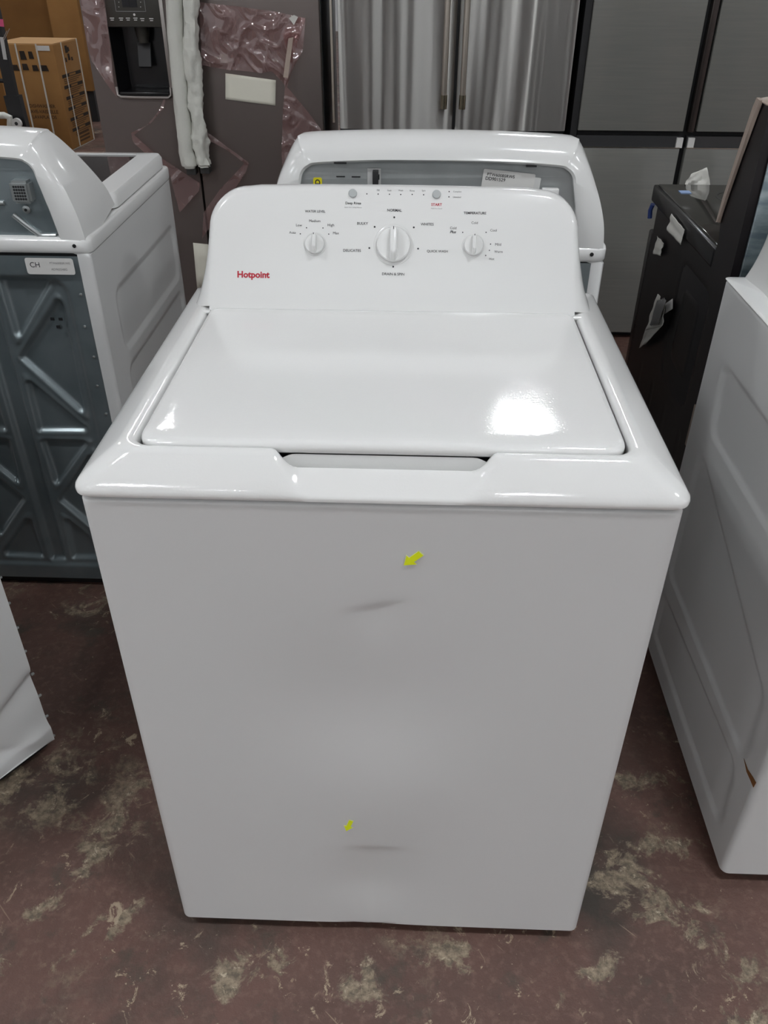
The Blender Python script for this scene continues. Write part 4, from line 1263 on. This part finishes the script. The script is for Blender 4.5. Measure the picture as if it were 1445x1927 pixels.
sheet('paper_note', [(p[0] - LC, -0.004, p[2]) for p in ( (-0.8761, 2.6450, 0.3932), (-0.8125, 2.6450, 0.3876), (-0.8261, 2.6450, 0.1955), (-0.8834, 2.6450, 0.1945))], 'paper_cream', fr, n=3, amp=0.001, label='paper tag low on the right door')

def film(A, B, seed, na=40, nb=16, amp=0.012, off=0.012, m='film', name='plastic_film', **props):
    """crumpled clear film stretched between two outlines"""
    def along(P, t_):
        L = [0]
        for i in range(len(P) - 1):
            L.append(L[-1] + (Vector(P[i + 1]) - Vector(P[i])).length)
        s = t_ * L[-1]
        for i in range(len(P) - 1):
            if s <= L[i + 1] + 1e-9:
                k = (s - L[i]) / max(1e-9, L[i + 1] - L[i])
                return Vector(P[i]).lerp(Vector(P[i + 1]), k)
        return Vector(P[-1])
    V = []
    for i in range(na + 1):
        a, b2 = along(A, i / na), along(B, i / na)
        for j in range(nb + 1):
            p = a.lerp(b2, j / nb)
            q = Vector((p.x * 9 + seed, p.z * 9, seed))
            rid = 0.8 * noise.noise(q * 0.8) + max(0.0, 1 - 3.2 * abs(noise.noise(q))) ** 2 + 0.4 * max(0.0, 1 - 3.5 * abs(noise.noise(q * 2.1))) ** 2
            V.append((p.x - LC, -off - 0.006 - 0.5 * amp * rid, p.z))
    F = [(i * (nb + 1) + j, i * (nb + 1) + j + 1, (i + 1) * (nb + 1) + j + 1, (i + 1) * (nb + 1) + j) for i in range(na) for j in range(nb)]
    return obj(name, V, F, m, fr, angle=55, **props)
film([(-0.7422, 2.6300, 1.2440), (-0.5999, 2.6300, 1.2320), (-0.4689, 2.6300, 1.2168), (-0.3660, 2.6300, 1.1980)],
     [(-0.7549, 2.6300, 1.0479), (-0.6779, 2.6300, 1.0347), (-0.5414, 2.6300, 1.0237), (-0.4978, 2.6300, 1.0293), (-0.4537, 2.6300, 0.9842)], 1.0, 70, 50, 0.022, label='large crinkled sheet of pink film')
film([(-0.4016, 2.6300, 1.2043), (-0.3660, 2.6300, 1.1980), (-0.3807, 2.6300, 1.0969), (-0.4274, 2.6300, 1.0281), (-0.4464, 2.6300, 0.9754)],
     [(-0.4541, 2.6300, 1.1548), (-0.4387, 2.6300, 1.0965), (-0.4531, 2.6300, 1.0538), (-0.4554, 2.6300, 1.0192), (-0.4541, 2.6300, 0.9789)], 4.0, 40, 12, 0.016)
film([(-0.4463, 2.6300, 0.9772), (-0.4053, 2.6300, 0.9312), (-0.3618, 2.6300, 0.8808), (-0.3254, 2.6300, 0.8351), (-0.3380, 2.6300, 0.7268)],
     [(-0.4542, 2.6300, 0.9771), (-0.4643, 2.6300, 0.9126), (-0.4732, 2.6300, 0.8392), (-0.4816, 2.6300, 0.7445), (-0.4813, 2.6300, 0.6861)], 6.0, 50, 30, 0.018)
film([(-1.1629, 2.6300, 1.2639), (-1.1663, 2.6300, 1.1830), (-1.1685, 2.6300, 1.1248), (-1.1627, 2.6300, 1.0568)],
     [(-1.0756, 2.6300, 1.2644), (-1.0807, 2.6300, 1.1671), (-1.0905, 2.6300, 1.0314), (-1.0901, 2.6300, 0.9358)], 9.0, 50, 24, 0.016)
film([(-0.9053, 2.6300, 0.9338), (-0.9229, 2.6300, 0.8974), (-0.9751, 2.6300, 0.8490), (-1.0587, 2.6300, 0.8145), (-1.0563, 2.6300, 0.7804), (-0.9288, 2.6300, 0.6611), (-0.9105, 2.6300, 0.5187)],
     [(-0.9159, 2.6300, 0.9301), (-0.9402, 2.6300, 0.8899), (-0.9926, 2.6300, 0.8414), (-1.0476, 2.6300, 0.8070), (-0.9606, 2.6300, 0.7295), (-0.8143, 2.6300, 0.6325), (-0.8223, 2.6300, 0.6022)], 12.0, 90, 14, 0.012)
film([(-0.7622, 2.6300, 0.8213), (-0.6863, 2.6300, 0.7652), (-0.6127, 2.6300, 0.7120), (-0.6286, 2.6300, 0.6746), (-0.7180, 2.6300, 0.5627), (-0.8327, 2.6300, 0.4136)],
     [(-0.7653, 2.6300, 0.7949), (-0.6972, 2.6300, 0.7594), (-0.6295, 2.6300, 0.7099), (-0.6664, 2.6300, 0.6741), (-0.7339, 2.6300, 0.6134), (-0.8131, 2.6300, 0.5200)], 15.0, 80, 10, 0.012)
film([(-0.4104, 2.6100, 1.1403), (-0.4211, 2.6100, 1.0901), (-0.4377, 2.6100, 1.0096)], [(-0.4278, 2.6100, 1.1368), (-0.4384, 2.6100, 1.0900), (-0.4550, 2.6100, 1.0129)], 20.0, 12, 3, 0.003, 0.036, 'tape', 'tape_strip', label='beige tape strip on the film')
film([(-0.4221, 2.6100, 1.1990), (-0.4045, 2.6100, 1.2088)], [(-0.4063, 2.6100, 1.1780), (-0.3898, 2.6100, 1.2024)], 21.0, 6, 3, 0.003, 0.036, 'paper', 'tape_strip', label='short white tape strip on the film')

# ------------------------------------------------------------------ cartons far left
A0 = (-2.7490, 6.3559, 0.0000)
A1 = (-2.7138, 6.8142, 0.0000)
HB = (-2.7952, 6.3600, 0.7536)[2]
ex = Vector((A1[0] - A0[0], A1[1] - A0[1], 0))
L1 = ex.length
ang = math.atan2(ex.y, ex.x)
t = thing('cardboard_box', 'brown dishwasher carton with black warning bands and white straps at the far left', 'box', (A0[0], A0[1], 0), ang)
W1 = 0.48
box('carton', 0, L1, 0, W1, 0.004, HB, 'card', t, r=0.006)
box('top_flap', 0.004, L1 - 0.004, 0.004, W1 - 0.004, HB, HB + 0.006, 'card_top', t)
box('foam_base', 0.01, L1 - 0.006, 0.004, W1 - 0.01, 0.0, 0.006, 'foam', t)
s3 = lambda u, v, h: Vector((u, -0.001 - h, v))            # right-hand face
f3 = lambda u, v, h: Vector((-0.001 - h, W1 - u, v))       # left-hand face: u runs left to right
for k in range(6):
    z = HB * (0.70 - 0.103 * k)
    prism('black_band', [(L1 * 0.12, z - 0.012), (L1 * 0.88, z - 0.012), (L1 * 0.88, z + 0.012), (L1 * 0.12, z + 0.012)], s3, 0.0006, 'card_ink', t)
    prism('band_title', [(L1 * 0.40, z - 0.007), (L1 * 0.66, z - 0.007), (L1 * 0.66, z + 0.007), (L1 * 0.40, z + 0.007)], lambda u, v, h: s3(u, v, h + 0.0008), 0.0006, 'card', t)
    for q in range(3):
        zz = z - 0.024 - 0.013 * q
        prism('text_line', [(L1 * (0.16 if k % 2 == 0 else 0.24), zz - 0.0025), (L1 * (0.86 - 0.1 * q), zz - 0.0025), (L1 * (0.86 - 0.1 * q), zz + 0.0025), (L1 * (0.16 if k % 2 == 0 else 0.24), zz + 0.0025)], s3, 0.0006, 'card_ink_soft', t)
for k in range(3):
    z = HB * (0.125 - 0.035 * k)
    prism('text_line', [(L1 * 0.36, z - 0.007), (L1 * 0.78, z - 0.007), (L1 * 0.78, z + 0.007), (L1 * 0.36, z + 0.007)], s3, 0.0006, 'card_ink_soft', t)
for u, v, w_, h_ in ((0.42, 0.90, 0.05, 0.05), (0.52, 0.91, 0.03, 0.03), (0.36, 0.82, 0.03, 0.03), (0.48, 0.83, 0.04, 0.045), (0.60, 0.82, 0.03, 0.025)):
    prism('handling_mark', [(L1 * u, HB * v), (L1 * u + w_, HB * v), (L1 * u + w_ * 0.8, HB * v + h_), (L1 * u, HB * v + h_)], s3, 0.0006, 'card_ink', t)
for i, wd in enumerate(('DISHWASHER', 'LAVE-VAISSELLE', 'LAVAPLATOS')):
    text(wd, (0.215, 0.245, 0.20)[i], f3, 'card_ink_soft', t, (W1 - 0.185, HB * 0.43 - 0.040 * i), bold=0.02)
for u, v, w_, h_ in ((0.20, 0.86, 0.05, 0.06), (0.27, 0.87, 0.04, 0.05), (0.12, 0.76, 0.05, 0.04), (0.20, 0.765, 0.05, 0.045), (0.28, 0.76, 0.05, 0.04), (0.35, 0.76, 0.06, 0.04)):
    prism('handling_mark', [(u, HB * v), (u + w_, HB * v), (u + w_ * 0.8, HB * v + h_), (u, HB * v + h_)], f3, 0.0006, 'card_ink', t)
prism('shipping_label', [(W1 - 0.135, HB * 0.945), (W1 - 0.03, HB * 0.945), (W1 - 0.03, HB * 0.99), (W1 - 0.135, HB * 0.99)], f3, 0.001, 'label', t)
for u in (W1 - 0.30, W1 - 0.135):
    box('strap', -0.004, 0.0, W1 - u - 0.006, W1 - u + 0.006, 0.01, HB + 0.004, 'strap', t)
for u in (L1 * 0.30, L1 * 0.93):
    box('strap', u - 0.006, u + 0.006, -0.004, 0.0, 0.01, HB + 0.004, 'strap', t)
p = (-2.9299, 7.6000, 0.6132)
t = thing('cardboard_box', 'tall plain cardboard carton behind the dishwasher carton, next to the slate refrigerator', 'box', ((-3.2170, 7.6000, 0.9770)[0], 7.6, 0))
wbox = (-2.9411, 7.6000, 0.4865)[0] - (-3.2170, 7.6000, 0.9770)[0]
box('carton', 0, wbox, 0, 0.7, (-2.9670, 7.6000, 0.2609)[2], 1.9, 'card', t, r=0.006)
box('plinth', 0.02, wbox - 0.004, 0.02, 0.68, 0.0, (-2.9670, 7.6000, 0.2609)[2], 'black', t)
box('corner_fold', 0.0, 0.004, -0.003, 0.0, (-2.9670, 7.6000, 0.2609)[2], 1.9, 'card_dark', t)
t = thing('cardboard_box', 'large darker cardboard carton standing behind the black hand truck', 'box', ((-4.0939, 8.0000, 0.9510)[0], 8.2, 0))
wb2 = (-3.4285, 8.2000, 0.7730)[0] - (-4.1879, 8.2000, 0.9400)[0]
box('carton', 0, wb2, 0, 0.7, 0.004, 2.0, 'card_dark', t, r=0.006)
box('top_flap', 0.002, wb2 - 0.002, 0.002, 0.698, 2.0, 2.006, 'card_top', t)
t = thing('cardboard_box', 'dark cardboard carton low at the left edge behind the hand truck', 'box', ((-4.1976, 6.9000, 0.4346)[0], 6.9, 0))
wb3 = (-3.4137, 6.9000, 0.4412)[0] - (-4.1976, 6.9000, 0.4346)[0]
box('carton', 0, wb3, 0, 0.5, 0.004, (-3.4019, 6.9000, 0.6068)[2], 'card_dark', t, r=0.006)
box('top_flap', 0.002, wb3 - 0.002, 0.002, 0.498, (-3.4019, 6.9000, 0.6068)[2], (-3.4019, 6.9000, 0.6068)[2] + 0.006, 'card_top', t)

# black hand truck at the far left
HYY = 5.6
b0, b1 = Vector((-2.8064, 5.6000, 0.8679)), Vector((-2.8124, 5.6000, 0.3193))
dr = (b1 - b0)
foot = b1 + dr * (b1.z / -dr.z)
t = thing('hand_truck', 'black hand truck with pink tag at the far left edge', 'hand truck', (foot.x, HYY, 0))
fo = Vector((foot.x, HYY, 0))
top = b0 - dr * 0.55
def bar(name, p, q, w_, d_, m, parent):
    p, q = Vector(p), Vector(q)
    dd = (q - p).normalized()
    sx_ = Vector((0, 1, 0)).cross(dd).normalized()
    sy_ = Vector((0, 1, 0))
    V = []
    for c in (p, q):
        for a, b2 in ((-1, -1), (1, -1), (1, 1), (-1, 1)):
            V.append(c + sx_ * w_ * a + sy_ * d_ * b2)
    return obj(name, V, [(0, 1, 2, 3), (7, 6, 5, 4), (0, 4, 5, 1), (1, 5, 6, 2), (2, 6, 7, 3), (3, 7, 4, 0)], m, parent, smooth=False)
bar('upright', top - fo, foot - fo + Vector((0, 0, 0.06)), 0.035, 0.025, 'black', t)
bar('upright', top - fo + Vector((-0.4, 0.1, 0)), foot - fo + Vector((-0.4, 0.1, 0.06)), 0.035, 0.025, 'black', t)
bar('lower_fairing', b1 - fo - dr * 0.35, foot - fo + Vector((0.02, 0, 0.05)), 0.055, 0.03, 'black', t)
for k, z in enumerate((0.25, 0.6, 0.95)):
    c = foot.lerp(top, z / top.z) - fo
    tube('crossbar', [c, c + Vector((-0.4, 0.1, 0))], 0.014, 'black', t, n=8)
c0, c1 = Vector((-2.7821, 5.5700, 0.8707)) - fo, Vector((-2.7914, 5.5700, 0.7372)) - fo
bar('grey_label_strip', c0, c1, 0.012, 0.003, 'label_clear', t)
bar('pink_tag', Vector((-2.7615, 5.5700, 0.9762)) - fo, Vector((-2.7656, 5.5700, 0.9331)) - fo, 0.016, 0.003, 'pink', t)
for a, b2 in (((-2.7635, 5.5600, 0.8560), (-2.7100, 5.5600, 0.9218)), ((-2.7692, 5.5600, 0.8622), (-2.7314, 5.5600, 0.9093))):
    tube('wire_hook', [Vector(a) - fo, Vector(b2) - fo], 0.0025, 'chrome', t, n=6)
box('toe_plate', -0.25, 0.15, -0.25, 0.32, 0.0, 0.012, 'black', t)
for y_ in (0.0, 0.3):
    c = Vector((-2.8020, 5.5500, 0.3418)) - fo
    w1 = lathe('wheel', [(0.03, -0.025), (0.11, -0.025), (0.12, -0.012), (0.12, 0.012), (0.11, 0.025), (0.03, 0.025)], 'black', t, n=24, mtx=Matrix.Translation((-0.06, y_ + 0.02, 0.122)) @ Matrix.Rotation(math.pi / 2, 4, 'X'))
    lathe('hub', [(0.035, -0.03), (0.035, 0.03)], 'label', w1, n=16, mtx=Matrix.Translation((-0.06, y_ + 0.02, 0.122)) @ Matrix.Rotation(math.pi / 2, 4, 'X'))
c = Vector((-2.7939, 5.5300, 0.3418)) - fo
lg = lathe('white_bracket', [(0.034, -0.012), (0.034, 0.012)], 'label', t, n=20, mtx=Matrix.Translation(c) @ Matrix.Rotation(math.pi / 2, 4, 'X'))
lathe('bracket_hole', [(0.012, -0.014), (0.012, 0.014)], 'black', lg, n=12, mtx=Matrix.Translation(c) @ Matrix.Rotation(math.pi / 2, 4, 'X'))
tube('white_pipe', [Vector((-3.0184, 5.5300, 0.3879)) - fo, Vector((-2.8723, 5.5300, 0.3927)) - fo, Vector((-2.8377, 5.5300, 0.3793)) - fo, Vector((-2.8437, 5.5300, 0.3413)) - fo, Vector((-2.8709, 5.5300, 0.2360)) - fo], 0.022, 'foam', t, n=12)
